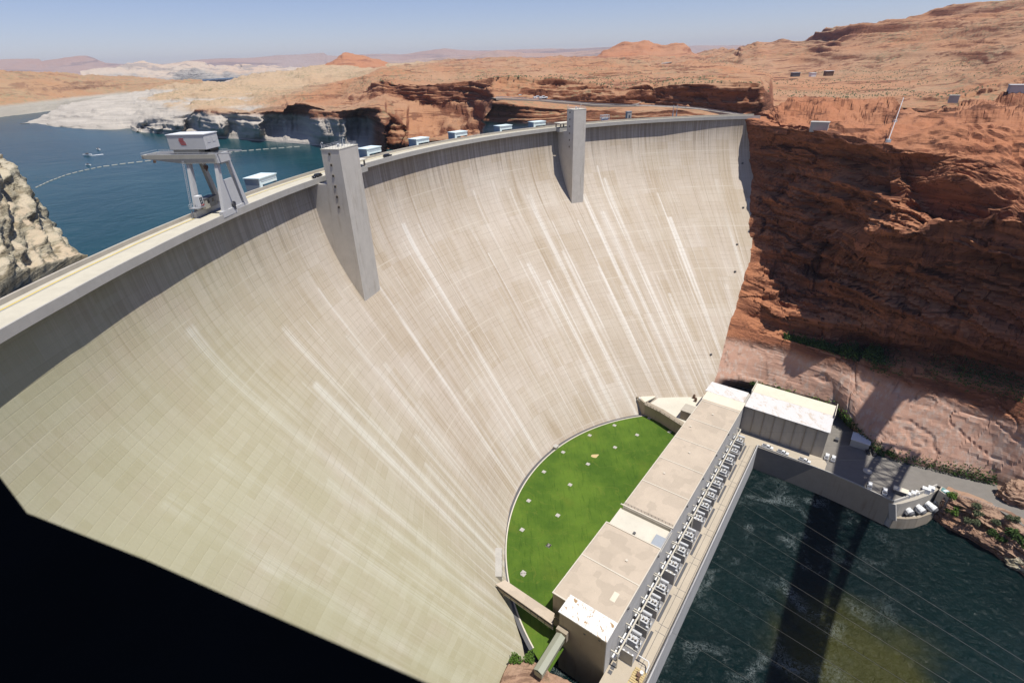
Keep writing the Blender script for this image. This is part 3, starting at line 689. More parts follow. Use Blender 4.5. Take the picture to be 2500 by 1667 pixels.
b.path([cp(-7.7, 6.7, 4.4), cp(-7.7, 9.7, 4.4), cp(-3.9, 9.7, 4.4)], .06, 4); b.path([cp(-7.7, 9.7, 3.8), cp(-7.7, 6.7, 3.8), cp(-5, 6.7, 3.8)], .06, 4)
b.build("cab_platform", M['steel'], crane)
b = MB()
for x in (-7.9, -7.2): b.cyl(cp(x, 9.6, .2), cp(x+3.2, 9.6, HT+1), .07, n=5)
for k in range(30):
    s = (k+.5)/30; b.cyl(cp(-7.9+3.2*s, 9.6, .2+(HT+.8)*s), cp(-7.2+3.2*s, 9.6, .2+(HT+.8)*s), .05, n=4)
b.build("ladder", M['steel'], crane)
b = MB()
for s in (-3.8, 3.8):
    for z in (3.3, 3.9): b.cyl(cp(s, -1, HT+z-.6), cp(s, 23, HT+z-.6), .05, n=4)
    for y in np.linspace(-1, 23, 15): b.cyl(cp(s, y, HT+2.6), cp(s, y, HT+3.3), .05, n=4)
for z in (3.3, 3.9): b.cyl(cp(-3.8, 23.6, HT+z-.6), cp(3.8, 23.6, HT+z-.6), .05, n=4)
b.build("railing", M['steel'], crane)

# ================================================================== POWERHOUSE
EA = unit([0.614, 0.789, 0]); EP = np.array([EA[1], -EA[0], 0.0])
ZR, ZD = 35.0, 16.0
PO = W(*r2(780, 570), ZR)
def PH(a, p, z): return np.array([*(PO[:2] + EA[:2]*a + EP[:2]*(p*(1-0.00065*a))), z])
def RAWP(a, p, z=0): return np.array([*(PO[:2] + EA[:2]*a + EP[:2]*p), z])
def quad(a0, a1, p0, p1): return [PH(a0, p0, 0), PH(a0, p1, 0), PH(a1, p1, 0), PH(a1, p0, 0)]
ph = thing("powerhouse", "long low concrete powerhouse with flat panelled roof beside the green lawn", "powerhouse", PH(80, 13, 0))
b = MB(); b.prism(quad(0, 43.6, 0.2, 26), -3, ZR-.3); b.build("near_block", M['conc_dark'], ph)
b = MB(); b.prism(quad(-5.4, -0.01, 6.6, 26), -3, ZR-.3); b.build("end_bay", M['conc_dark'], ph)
b = MB(); b.prism(quad(43.61, 56.6, 0.8, 26), -3, ZR-2.3); b.build("middle_block", M['conc'], ph)
b = MB(); b.prism(quad(56.61, 184.5, 1.8, 26), -3, ZR-.3); b.build("far_block", M['conc'], ph)
# the pale downstream wall skin
b = MB(); b.prism(quad(-5.42, 184.4, 26.02, 26.35), -3, ZR-.35); b.build("downstream_wall", M['wall_lav'], ph)
b = MB(); b.prism(quad(-0.3, 43.9, 0, 26.6), ZR-.3, ZR); b.build("roof", M['roof'], ph)
b = MB(); b.prism(quad(43.95, 56.9, 0.6, 26.5), ZR-2.3, ZR-2.0); b.build("roof", M['roof_pale'], ph)
b = MB(); b.prism(quad(56.95, 163.0, 1.6, 26.6), ZR-.3, ZR); b.build("roof", M['roof'], ph)
b = MB(); b.prism(quad(163.05, 172.6, 1.0, 26.6), ZR-.3, ZR-.05); b.build("roof", M['roof_cream'], ph)
b = MB(); b.prism(quad(172.65, 185.0, -0.5, 25.0), ZR-.3, ZR-.02); b.build("roof", M['peel2'], ph)
b = MB(); b.prism(quad(-5.8, 3.0, 6.3, 26.6), ZR+.01, ZR+.55); b.build("roof_slab", M['peel'], ph)
for a in (22.2, 77.6, 98.4, 119.0, 139.6, 160.8):
    b = MB(); b.prism(quad(a-.28, a+.28, 0.1 if a < 40 else 1.7, 26.5), ZR+.004, ZR+.22); b.build("roof_joint", M['trim'], ph)
for (a0, a1, p) in ((-0.3, 43.9, 0.15), (56.95, 163, 1.75), (-0.3, 43.9, 26.4), (56.95, 163, 26.4)):
    b = MB(); b.prism(quad(a0, a1, p-.2, p+.2), ZR+.002, ZR+.3); b.build("roof_edge", M['trim'], ph)
for a in (0.0, 43.6, 57.2):
    b = MB(); b.prism(quad(a-.3, a+.3, 0.4, 26.2), ZR+.003, ZR+.35); b.build("roof_edge", M['trim'], ph)
b = MB()
for p in np.linspace(2, 26, 15): b.cyl(PH(58.2, p, ZR), PH(58.2, p, ZR+1.1), .09, n=4)
for z in (.6, 1.1): b.cyl(PH(58.2, 2, ZR+z), PH(58.2, 26, ZR+z), .07, n=4)
b.build("railing", M['dkgrey'], ph)
b = MB(); b.prism(quad(44.3, 51.2, 21.3, 26.0), ZR-2.0, ZR-1.0); b.build("skylight_cover", M['greyroof'], ph)
b = MB(); b.box(PH(46.5, 12.8, ZR-1.6), (1.2, 1.0, .8), EA); b.build("roof_hatch", M['dkgrey'], ph)
for (a, p) in ((30, 17), (88, 9), (110, 14), (132, 6), (150, 13)):
    b = MB(); b.box(PH(a, p, ZR+.25), (1.0, 1.0, .5), EA); b.build("roof_hatch", M['trim'], ph)
b = MB(); b.prism(quad(10, 14.5, 19.5, 21.6), ZR+.002, ZR+.1); b.build("roof_hatch", M['roof_cream'], ph)
for (p, z) in ((17.5, 31.5), (23.5, 33.2)):
    b = MB(); b.box(PH(-5.44, p, z), (.12, .8, .6), EA); b.build("vent", M['dkgrey'], ph)
b = MB(); b.box(PH(-0.06, 5.9, 27), (.3, .35, 14), EA); b.build("downpipe", M['dkgrey'], ph)
for a in (12, 41, 75, 97, 118, 139):
    b = MB(); b.box(PH(a, 26.8, ZR-1.3), (.8, .5, .7), EA); b.build("wall_lamp", M['dkgrey'], ph)

# machine shop
ms = thing("machine_shop", "wide concrete building with worn white roof and dark panelled front, by the cliff", "building", PH(180, 46, ZD))
b = MB(); b.prism(quad(171.6, 196.5, 26.6, 76.6), 8, ZR-.3); b.build("wall", M['conc'], ms)
b = MB(); b.prism(quad(169.3, 187.5, 26.9, 77.2), ZR-.3, ZR); b.build("roof", M['peel2'], ms)
b = MB(); b.hexa([PH(187.55, 26.9, ZR-.3), PH(187.55, 77.2, ZR-.3), PH(197.2, 77.2, ZR-.3), PH(197.2, 26.9, ZR-.3)], [PH(187.55, 26.9, ZR+.02), PH(187.55, 77.2, ZR+.02), PH(197.2, 77.2, ZR+1.2), PH(197.2, 26.9, ZR+1.2)]); b.build("roof", M['roof_cream'], ms)
for p in (26.6, 77.5):
    b = MB(); b.prism(quad(185, 198.2, p-.2, p+.2), ZR-1.5, ZR+2.2); b.build("end_parapet", M['trim'], ms)
for k in range(7):
    p = 33.2 + k*6.2
    b = MB(); b.prism(quad(171.3, 171.62, p-.22, p+.22), ZD, ZR-.6); b.build("pilaster", M['conc_dark'], ms)
for p in (31, 44.5, 58.5, 73):
    b = MB(); b.box(PH(171.2, p, ZR-1.4), (.9, 1.5, .6), EA); b.build("wall_lamp", M['dkgrey'], ms)
# ------------------------------------------------------------------ deck, basin walls, road
deck = thing("transformer_deck", "long cream concrete deck carrying the transformers along the river basin", "deck", PH(60, 33, 0))
b = MB(); b.prism([PH(-70, 26.4, 0), PH(-70, 40.6, 0), PH(162.4, 40.6, 0), PH(162.4, 26.4, 0)], -4, ZD); b.build("slab", M['deck'], deck)
b = MB(); b.prism([PH(-70, 27, 0), PH(-70, 33.6, 0), PH(160.5, 33.6, 0), PH(160.5, 27, 0)], ZD+.004, ZD+.02); b.build("gravel_bed", M['gravel'], deck)
b = MB(); b.prism([PH(-70, 27, 0), PH(-70, 33.9, 0), PH(2.6, 33.9, 0), PH(2.6, 27, 0)], ZD+.024, ZD+.05); b.build("landing", M['deck'], deck)
b = MB(); b.prism([PH(-70, 40.65, 0), PH(-70, 41.2, 0), PH(162.4, 41.2, 0), PH(162.4, 40.65, 0)], -4, ZD+1.0); b.build("edge_parapet", M['wall_lav'], deck)
b = MB()
for a in np.arange(-66, 162, 3.0): b.cyl(PH(a, 40.3, ZD), PH(a, 40.3, ZD+1.1), .05, n=4)
for z in (.55, 1.1): b.cyl(PH(-66, 40.3, ZD+z), PH(161.5, 40.3, ZD+z), .06, n=4)
b.build("railing", M['dkgrey'], deck)
for a in np.arange(6, 160, 19.7):
    b = MB(); b.prism([PH(a, 34.0, 0), PH(a, 35.15, 0), PH(a+14.5, 35.15, 0), PH(a+14.5, 34.0, 0)], ZD+.02, ZD+.10); b.build("slot_grate", M['dkgrey'], deck)
for p in (36.6, 39.4):
    b = MB(); b.prism([PH(-60, p-.08, 0), PH(-60, p+.08, 0), PH(160, p+.08, 0), PH(160, p-.08, 0)], ZD+.004, ZD+.035); b.build("crane_rail", M['dkgrey'], deck)
for a in np.arange(4, 160, 19.7):
    for da in (-2.2, 1.5):
        b = MB(); b.prism([PH(a+da, 35.3, 0), PH(a+da, 39.6, 0), PH(a+da+.18, 39.6, 0), PH(a+da+.18, 35.3, 0)], ZD+.005, ZD+.02); b.build("cover_joint", M['dkgrey'], deck)
for a0, a1 in ((-2.4, 0.6), (-4.4, -2.8)):
    b = MB(); b.prism([PH(a0, 27.2, 0), PH(a0, 28.7, 0), PH(a1, 28.7, 0), PH(a1, 27.2, 0)], ZD+.055, ZD+.09); b.build("floor_grate", M['dkgrey'], deck)
b = MB(); b.prism([PH(-40, 35.9, 0), PH(-40, 36.1, 0), PH(2, 35.0, 0), PH(2, 34.8, 0)], ZD+.004, ZD+.016); b.build("painted_line", M['yellow'], deck)

road_pts = [PH(161, 40, 0), RAWP(160.8, 75.3), RAWP(159.1, 87.3), RAWP(156.0, 103.5), W(*r7(1440, 945), ZD), W(*r7(1725, 835), ZD), W(*r7(1840, 885), ZD),
            W(*r7(2160, 1005), ZD), W(*r7(2352, 1130), ZD), W(*r7(2700, 1290), ZD), W(*r7(2800, 1000), ZD), W(*r7(2300, 700), ZD), W(*r7(1900, 560), ZD), W(*r7(1400, 380), ZD), PH(215, 60, 0), PH(190, 22, 0), PH(163, 22, 0)]
b = MB(); b.prism(road_pts, -2, ZD-.01); rd = b.build("canyon_road", M['asphalt']); tag(rd, kind="structure")
b = MB(); b.prism([PH(162.2, 40.6, 0), RAWP(161.4, 68), RAWP(161.1, 71.5), RAWP(168.0, 71.5), RAWP(171.5, 69.5), PH(171.5, 26, 0), PH(162.2, 26, 0)], ZD-.012, ZD+.004); rd2 = b.build("forecourt", M['deck']); tag(rd2, kind="structure")
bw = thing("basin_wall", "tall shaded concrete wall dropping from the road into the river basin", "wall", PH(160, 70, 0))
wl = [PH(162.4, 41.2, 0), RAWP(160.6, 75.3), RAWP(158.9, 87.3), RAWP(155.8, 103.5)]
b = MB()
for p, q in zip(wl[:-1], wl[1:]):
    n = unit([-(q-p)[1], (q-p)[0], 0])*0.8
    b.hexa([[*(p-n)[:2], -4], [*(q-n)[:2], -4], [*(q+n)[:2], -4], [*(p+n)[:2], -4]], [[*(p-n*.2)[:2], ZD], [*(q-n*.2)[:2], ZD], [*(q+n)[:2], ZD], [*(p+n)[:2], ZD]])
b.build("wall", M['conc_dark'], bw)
b = MB()
for p, q in zip(wl[:-1], wl[1:]): b.bar([*p[:2], ZD+.3], [*q[:2], ZD+.3], .5, .6)
b.build("kerb", M['conc_grey'], bw)

# ------------------------------------------------------------------ lawn between dam and powerhouse
ZL = 15.8
lc, lr = np.array([98.01, 171.40]), 104.6
ang = np.linspace(R_(212), R_(96), 90)
ring = [np.array([lc[0]+lr*math.cos(t), lc[1]+lr*math.sin(t), ZL]) for t in ang]
inner = [PH(-40, 26, 0), PH(184, 26, 0)]
G0 = np.array([[q[0], q[1], ZL] for q in ring]); e0, e1 = PH(-30, 10, ZL), PH(165, 4, ZL)
G1 = np.array([e0*(1-s)+e1*s for s in np.linspace(0, 1, len(ring))])
lw = grid_obj("lawn", rows_to_grid([G0, G1], [8]), M['grass'], None, False); tag(lw, kind="structure")
def ring_band(r0, r1, z0, z1, t0, t1, n=90):
    mb = MB(); tt = np.linspace(R_(t0), R_(t1), n)
    for t in tt:
        c, s = math.cos(t), math.sin(t)
        for r, z in ((r0, z0), (r1, z0), (r1, z1), (r0, z1)): mb.v.append((lc[0]+r*c, lc[1]+r*s, z))
    for i in range(n-1):
        for j in range(4): mb.f.append((i*4+j, i*4+(j+1) % 4, i*4+4+(j+1) % 4, i*4+4+j))
    return mb
gut = thing("drain_channel", "dark drain channel with pale kerb curving between lawn and dam foot", "drain", (lc[0]-lr, lc[1], ZL))
ring_band(lr-.9, lr-.35, ZL-.2, ZL+.25, 206, 97).build("kerb", M['trim'], gut)
ring_band(lr-.35, lr+1.2, ZL-.3, ZL+.02, 206, 97).build("channel", M['dkgrey'], gut)
pads = [(1098, 434), (908, 510), (1271, 507), (1520, 484), (1363, 380), (1102, 602), (705, 639), (895, 730), (558, 789), (758, 888), (441, 1010), (664, 1122), (391, 1232), (593, 1353), (400, 1560)]
pads = [r1(*p) for p in pads] + [r2(742, 122), r2(500, 398)]
b = MB(); b.box((0, 0, .10), (2.0, 2.0, .2), EA); b.box((0, 0, .24), (1.1, 1.1, .1), EA); pad0 = b.build("drain_pad", M['conc_grey'])
where = ["near the far end against the dam foot", "at the far left edge of the lawn", "in the far right part of the lawn", "at the powerhouse edge near the far corner", "at the foot of the stained retaining wall",
         "above the bare sandy patch", "by the upper left kerb, near the kerb box", "just below the bare sandy patch", "second left pad from the kerb box", "mid lawn by the mowing stripes",
         "third left pad from the kerb box", "in the middle of the near half", "at the far left kerb halfway down the lawn", "above the mottled bare spot", "by the left kerb near the step blocks",
         "by the near roof joint", "nearest the covered walkway"]
for k, (p, wtxt) in enumerate(zip(pads, where)):
    o = pad0 if k == 0 else pad0.copy()
    if k: COL.objects.link(o)
    o.location = W(p[0], p[1], ZL)
    tag(o, "pale square drain pad on the lawn, " + wtxt, "drain pad", "square drain pads on the lawn")
q = W(*r1(950, 668), ZL)
b = MB(); b.prism([q+[2.2*math.cos(t)*(1+.3*math.sin(2*t)), 1.5*math.sin(t)+0.8*math.cos(t)**2, 0] for t in np.linspace(0, 6.1, 14)], ZL+.004, ZL+.02); sp = b.build("sandy_patch", M['wood']); tag(sp, kind="structure")
q = W(*r1(648, 608), ZL); b = MB(); b.box(q+[0, 0, .8], (2.6, 2.2, 1.6), EA); b.box(q+[0, 0, 1.7], (3.0, 2.6, .25), EA); tag(b.build("kerb_box", M['conc_grey']), "small concrete box on the kerb halfway along the dam foot", "concrete box")
st = thing("step_blocks", "row of pale concrete blocks stepping down the dam foot", "steps", W(*r2(255, 260), 22))
for k in range(6):
    q = hit(1150+250/3.92, 1300+(195+k*42)/3.92); th = math.degrees(math.atan2(q[1]-DC[1], q[0]-DC[0])); b = MB(); b.box(q-rhat(th)*0.6, (3.6, 3.0, 3.0), that(th)); b.build("block", M['conc_grey'], st)

# retaining wall, walkway and platform at the far end of the lawn
rw = thing("retaining_wall", "brown stained angled retaining wall with walkway at the far end of the lawn", "wall", (90, 268, ZL))
rd_ = lambda x, y: (1540+x/10.4545, 930+y/10.4545)
c0, c1, c2 = W(*rd_(345, 862), ZL), W(*rd_(740, 1062), ZL), W(*rd_(1150, 1330), ZL)
nn = unit([-(c1-c0)[1], (c1-c0)[0], 0]); nn = nn if nn[1] > 0 else -nn
pts = [c0-unit(c1-c0)*9+nn*3.0, c0, c1, c2+unit(c2-c1)*6]
b = MB()
for p, q in zip(pts[:-1], pts[1:]):
    b.hexa([[*p[:2], 8], [*q[:2], 8], [*(q+nn*1.2)[:2], 8], [*(p+nn*1.2)[:2], 8]], [[*p[:2], 24.2], [*q[:2], 24.2], [*(q+nn*1.2)[:2], 24.2], [*(p+nn*1.2)[:2], 24.2]])
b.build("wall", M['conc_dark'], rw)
b = MB()
for p, q in zip(pts[1:-1], pts[2:]):
    b.hexa([[*(p-nn*1.6)[:2], 24.2], [*(q-nn*1.6)[:2], 24.2], [*(q+nn*2.4)[:2], 24.2], [*(p+nn*2.4)[:2], 24.2]], [[*(p-nn*1.6)[:2], 24.7], [*(q-nn*1.6)[:2], 24.7], [*(q+nn*2.4)[:2], 24.7], [*(p+nn*2.4)[:2], 24.7]])
b.build("walkway", M['conc_dark'], rw)
b = MB()
for p, q in zip(pts[1:-1], pts[2:]):
    for s in np.linspace(0, 1, 6): m = (p*(1-s)+q*s)-nn*1.4; b.cyl([*m[:2], 24.7], [*m[:2], 25.9], .1, n=4)
    for z in (25.3, 25.9): b.cyl([*(p-nn*1.4)[:2], z], [*(q-nn*1.4)[:2], z], .08, n=4)
b.build("railing", M['dkgrey'], rw)
b = MB(); pc = hit(*rd_(330, 400)); th = math.degrees(math.atan2(pc[1]-DC[1], pc[0]-DC[0]))
b.box(pc-rhat(th)*2.2+[0, 0, .0], (11.5, 5.6, 0.8), that(th)); b.build("landing", M['roof_cream'], rw)
b = MB(); b.box(pc-rhat(th)*1.4+[0, 0, -2.6], (9.0, 3.0, 4.6), that(th)); b.build("landing_bracket", M['conc_dark'], rw)
for s in (-5.2, 5.2):
    b = MB(); b.box(pc-rhat(th)*1.0+that(th)*s+[0, 0, 1.2], (.9, .9, 1.6), that(th)); b.build("lamp_box", M['white'], rw)
b = MB(); b.prism([c0+nn*1.0, c1+nn*1.0, c2+nn*1.0+unit(c2-c1)*8, PH(184, 4, 0), PH(192, -12, 0), W(*rd_(600, 380), 22)+[-10, 12, 0], c0+nn*30], 8, 22.0); pf = b.build("service_yard", M['roof_pale']); tag(pf, kind="structure")
q = PH(158, -4.5, 22); b = MB()
b.box(q+[0, 0, 3], (8, 7.5, 6.0), EA); root = thing("yard_shed", "low brown flat roofed shed between service yard and powerhouse roof", "shed", q); b.build("wall", M['conc_dark'], root)
b = MB(); b.box(q+[0, 0, 6.15], (8.4, 7.9, .3), EA); b.build("roof", M['conc'], root)
for k, (x, y) in enumerate(((1608, 438), (1650, 522))):
    q = W(*rd_(x, y), 22.0); b = MB(); b.box(q+[0, 0, 1.1], (1.6, 1.3, 2.2), EA); b.cyl(q+[0, 0, 2.2], q+[0, 0, 2.9], .5, n=8)
    tag(b.build("valve_box", M['rust']), ("dark valve box in the yard, closer to the dam" if k == 0 else "dark valve box in the yard, closer to the powerhouse"), "valve box", "valve boxes in the service yard")

# covered walkways at the near end
w1 = thing("covered_walkway", "flat roofed concrete walkway crossing from the dam to the powerhouse end", "walkway", W(*r2(500, 600), 26.5))
A0, A1, B0, B1 = W(*r2(235, 492), 26.5), W(*r2(325, 450), 26.5), W(*r2(775, 875), 26.5), W(*r2(800, 770), 26.5)
b = MB(); b.prism([A0, A1, B1, B0], 26.0, 26.5); b.build("roof", M['roof'], w1)
dw = unit(B0-A0); nw = unit(A1-A0)
b = MB(); b.prism([A0+nw*.5, A1-nw*.5, B1-nw*.5, B0+nw*.5], 22.6, 23.1); b.build("floor", M['conc_grey'], w1)
b = MB()
for s in (0.5, 4.6): b.bar(A0+nw*s+[0, 0, -2.6], B0+nw*s+[0, 0, -2.6], .25, 1.1)
b.build("side_panel", M['conc_dark'], w1)
for s in np.linspace(0.02, .98, 9):
    for k in (.5, 4.6):
        m = A0*(1-s)+B0*s+nw*k; b = MB(); b.bar([*m[:2], 23], [*m[:2], 26.0], .3); b.build("post", M['dkgrey'], w1)
for k in (0.8, 4.3):
    m = A0+dw*3.2+nw*k; b = MB(); b.bar([*m[:2], 12], [*m[:2], 22.6], .7); b.build("support", M['conc_dark'], w1)
w2 = thing("gabled_walkway", "sloping sage green gabled metal walkway running from the powerhouse end wall to the rock", "walkway", W(*r2(760, 1130), 24))
C0, C1 = W(*r2(880, 930), 27.0), W(*r2(640, 1316), 25.0)
dw = unit(C1-C0); sd = np.array([-dw[1], dw[0], 0])
b = MB(); hw = 1.9
for zz, nm, mt in ((0, "roof", M['sage']),):
    e0, e1 = C0, C1
    v = [e0-sd*hw+[0, 0, -1.0], e0, e0+sd*hw+[0, 0, -1.0], e1-sd*hw+[0, 0, -1.0], e1, e1+sd*hw+[0, 0, -1.0]]
    v += [p+np.array([0, 0, -.2]) for p in v]
    b.add(v, [(0,1,4,3), (1,2,5,4), (6,9,10,7), (7,10,11,8), (0,3,9,6), (2,8,11,5), (0,6,7,1), (1,7,8,2), (3,4,10,9), (4,5,11,10)])
    b.build(nm, mt, w2)
b = MB(); z0, z1 = np.array([0, 0, -1.25]), np.array([0, 0, -4.0])
b.hexa([C0-sd*1.6+z1, C0+sd*1.6+z1, C1+sd*1.6+z1, C1-sd*1.6+z1], [C0-sd*1.6+z0, C0+sd*1.6+z0, C1+sd*1.6+z0, C1-sd*1.6+z0]); b.build("wall", M['sage'], w2)
b = MB(); b.box(C0+[0, 0, -1.6]+dw*.6, (1.6, 4.6, 4.8), dw); b.build("portal", M['conc_dark'], w2)

# ------------------------------------------------------------------ transformers along the deck
AZ = math.atan2(EA[1], EA[0])
def make_transformer():
    # local frame: +x along the powerhouse, +y away from the river (left of x), z up
    root = empty("transformer", (0, 0, 0))
    b = MB(); b.box((0, 0, .2), (5.4, 5.6, .4)); b.build("plinth", M['conc_grey'], root)
    b = MB(); b.box((-.5, .2, 2.0), (2.6, 3.6, 3.2)); b.box((-.5, .2, 3.7), (2.8, 3.8, .2))
    for y in (-1.3, -.6, .1, .8, 1.5): b.box((-1.87, y+.2, 2.0), (.15, .12, 3.0))
    b.build("tank", M['trafo'], root, bevel=0.05)
    b = MB(); b.cyl((1.7, -2.0, 5.0), (1.7, 2.0, 5.0), .62, n=16)
    for y in (-1.3, 1.3): b.bar((1.7, y, 3.4), (1.7, y, 4.5), .22)
    b.build("conservator", M['trafo'], root, smooth=False)
    b = MB()
    for y in np.linspace(-1.8, 1.8, 9): b.box((1.25, y, 2.3), (.9, .14, 2.6))
    b.cyl((1.25, -1.9, 3.7), (1.25, 1.9, 3.7), .13, n=8); b.cyl((1.25, -1.9, .95), (1.25, 1.9, .95), .13, n=8)
    b.build("radiator", M['steel'], root)
    for y in (-1.1, .2, 1.5):
        b = MB(); b.cyl((-.9, y, 3.8), (-1.1, y, 5.3), .2, .1, 8)
        for z in np.linspace(.1, .9, 6): b.cyl((-.9-.2*z, y, 3.8+1.5*z), (-.9-.2*z-.02, y, 3.88+1.5*z), .3, .22, 10)
        b.build("bushing", M['conc_dark'], root)
    b = MB(); b.cyl((-.2, -.5, 3.8), (-.2, -.5, 4.5), .85, .8, 14); b.cyl((-.2, -.5, 4.5), (-.2, -.5, 4.65), .6, .3, 14); b.build("turret", M['trafo'], root)
    b = MB(); b.path([(.6, -1.0, 4.4), (.6, -1.6, 5.2), (.2, -2.2, 5.2), (-.4, -2.4, 4.0), (-.4, -2.4, .5)], .13, 7); b.build("oil_pipe", M['dkgrey'], root)
    b = MB(); b.path([(1.7, 1.2, 4.5), (.8, 1.2, 4.3), (.3, 1.0, 3.9)], .1, 6); b.build("oil_pipe", M['steel'], root)
    b = MB(); b.box((-1.9, -1.9, 1.4), (.7, 1.0, 1.9)); b.box((.4, -2.4, 1.1), (1.0, .5, 1.4)); b.build("control_cabinet", M['trafo'], root)
    b = MB()
    for x in (-2.4, -.8, .8, 2.4): b.cyl((x, -2.75, .4), (x, -2.75, 1.5), .05, n=4)
    for z in (.9, 1.5): b.cyl((-2.4, -2.75, z), (2.4, -2.75, z), .05, n=4)
    b.build("guard_rail", M['steel'], root)
    b = MB(); b.bar((-2.2, 2.6, .4), (-2.2, 2.6, 5.6), .18); b.bar((2.2, 2.6, .4), (2.2, 2.6, 5.6), .18); b.bar((-2.2, 2.6, 5.5), (2.2, 2.6, 5.5), .2); b.bar((-2.2, 2.6, 3), (2.2, 2.6, 5.5), .1); b.bar((2.2, 2.6, 3), (-2.2, 2.6, 5.5), .1)
    b.build("support_frame", M['steel'], root)
    return root
TA = [11.5, 21.4, 30.7, 39.4, 53.3, 62.9, 73.2, 86.0, 95.7, 104.5, 114.8, 125.6, 136.9, 146.2, 157.0]
TL = ["nearest to the timber pallet", "second from the near end", "third from the near end", "fourth from the near end", "just beyond the first broad blast wall",
      "sixth from the near end", "beside the blue grey panel", "by the second broad blast wall", "seventh from the machine shop", "sixth from the machine shop",
      "fifth from the machine shop", "fourth from the machine shop", "third from the machine shop", "second from the machine shop", "closest to the machine shop"]
t0 = make_transformer()
for k, (a, lab) in enumerate(zip(TA, TL)):
    o = t0 if k == 0 else copy_tree(t0)
    o.location = PH(a, 30.6, ZD); o.rotation_euler = (0, 0, AZ)
    tag(o, "white transformer on the deck, " + lab, "transformer", "white transformers along the powerhouse deck")
bwall = None
WA = [(3.2, .5, 6.4, "nearest the near end of the deck, broad and sunlit"), (16.4, .35, 4.8, "first narrow one from the near end"), (26.2, .35, 4.8, "second narrow one from the near end"), (35.4, .35, 4.8, "third narrow one from the near end"),
      (45.4, .5, 6.4, "broad one by the joint of the near roof and middle roof"), (58.4, .35, 4.8, "narrow one beside the middle roof"), (68.2, .35, 4.8, "narrow one level with the roof railing"),
      (81.0, .5, 6.4, "broad one just past the roof railing"), (91.2, .35, 4.8, "first narrow one of the far half"), (100.4, .35, 4.8, "second narrow one of the far half"), (109.8, .35, 4.8, "third narrow one of the far half"),
      (120.4, .35, 4.8, "fourth narrow one of the far half"), (131.4, .35, 4.8, "third from the machine shop corner"), (141.8, .35, 4.8, "second from the machine shop corner"), (151.8, .35, 4.8, "closest to the machine shop corner")]
for a, th_, h, lab in WA:
    b = MB(); b.prism([PH(a-th_/2, 27.4, 0), PH(a-th_/2, 33.7, 0), PH(a+th_/2, 33.7, 0), PH(a+th_/2, 27.4, 0)], ZD+.02, ZD+h)
    o = b.build("blast_wall", M['conc_grey']); tag(o, "grey blast wall between transformers, " + lab, "blast wall", "concrete blast walls between the transformers")
    if h > 6:
        b = MB()
        for p in np.linspace(28, 33.4, 4): b.box(PH(a, p, ZD+h+.12), (.6, .6, .24), EA)
        b.build("coping_light", M['white'], o, world=True)
# overhead bus beams
BA = np.arange(-1.4, 168, 6.75)
segs = [(0, 3), (3, 6), (6, 9), (9, 12), (12, 15), (15, 18), (18, 21), (21, 24)]
SL = ["at the near end of the deck", "second from the near end", "third from the near end", "fourth from the near end", "fourth from the machine shop", "third from the machine shop", "second from the machine shop", "ending at the machine shop corner"]
for (i0, i1), lab in zip(segs, SL):
    root = thing("bus_frame", "cream steel bus frame along the powerhouse wall, " + lab, "steel frame", PH(BA[i0], 29, ZD), group="overhead bus frames on the deck")
    zb = ZD+8.6; a0, a1 = BA[i0]+.5, BA[i1]-.5 if i1 < len(BA) else 167.5
    b = MB(); b.bar(PH(a0, 29.2, zb), PH(a1, 29.2, zb), .55); b.build("main_beam", M['cream'], root)
    for a in np.linspace(a0, a1, 4):
        b = MB(); b.bar(PH(a, 26.4, zb), PH(a, 29.2, zb), .4); b.build("cross_beam", M['cream'], root)
    for a in (a0, a1):
        b = MB(); b.bar(PH(a, 29.2, ZD), PH(a, 29.2, zb), .35); b.build("post", M['cream'], root)
    for a in np.linspace(a0+2.6, a1-2.6, 3):
        b = MB(); b.box(PH(a, 27.3, ZD+3.8), (4.6, 1.0, 1.2), EA); b.box(PH(a, 27.3, ZD+1.6), (.8, .8, 3.2), EA); b.build("switchgear", M['white'], root)
        b = MB(); b.box(PH(a+.6, 28.3, ZD+2.6), (2.2, .6, 1.6), EA); b.build("switchgear", M['steel'], root)
# pallet with fittings and hose crane at the near end
q = PH(0.8, 37.2, ZD); root = thing("timber_pallet", "pale timber pallet loaded with rusty fittings at the near deck end", "pallet", q)
b = MB()
for k in range(7): b.box(q+EA*(k*.9-2.7)+[0, 0, .35], (.75, 4.4, .15), EA)
for k in (-1.8, 0, 1.8): b.box(q+EP*k+[0, 0, .15], (6.2, .3, .25), EA)
b.build("boards", M['wood'], root)
b = MB(); b.box(q+EA*.4+[0, 0, .9], (1.6, 1.4, 1.0), EA); b.cyl(q-EA*1.2+EP*.4+[0, 0, .5], q-EA*1.2+EP*.4+[0, 0, 1.5], .5, n=10); b.bar(q+EA*1.6-EP*1+[0, 0, .6], q-EA*1.9+EP*1.2+[0, 0, .9], .35); b.build("fittings", M['rust'], root)
b = MB(); b.cyl(q+EA*1.6+EP*.6+[0, 0, .5], q+EA*1.6+EP*.6+[0, 0, 1.6], .7, n=12); b.build("drum", M['white'], root)
q = PH(6.5, 36.8, ZD); b = MB(); b.path([q-EP*2, q-EP*2+[0, 0, 3.2], q+EP*1.8+[0, 0, 3.2], q+EP*2.4-EA*.8+[0, 0, 2.8], q+EP*2.4-EA*3+[0, 0, 1.2]], .22, 7)
tag(b.build("pipe_arch", M['white']), "bent white pipe arch standing over the timber pallet", "pipe")

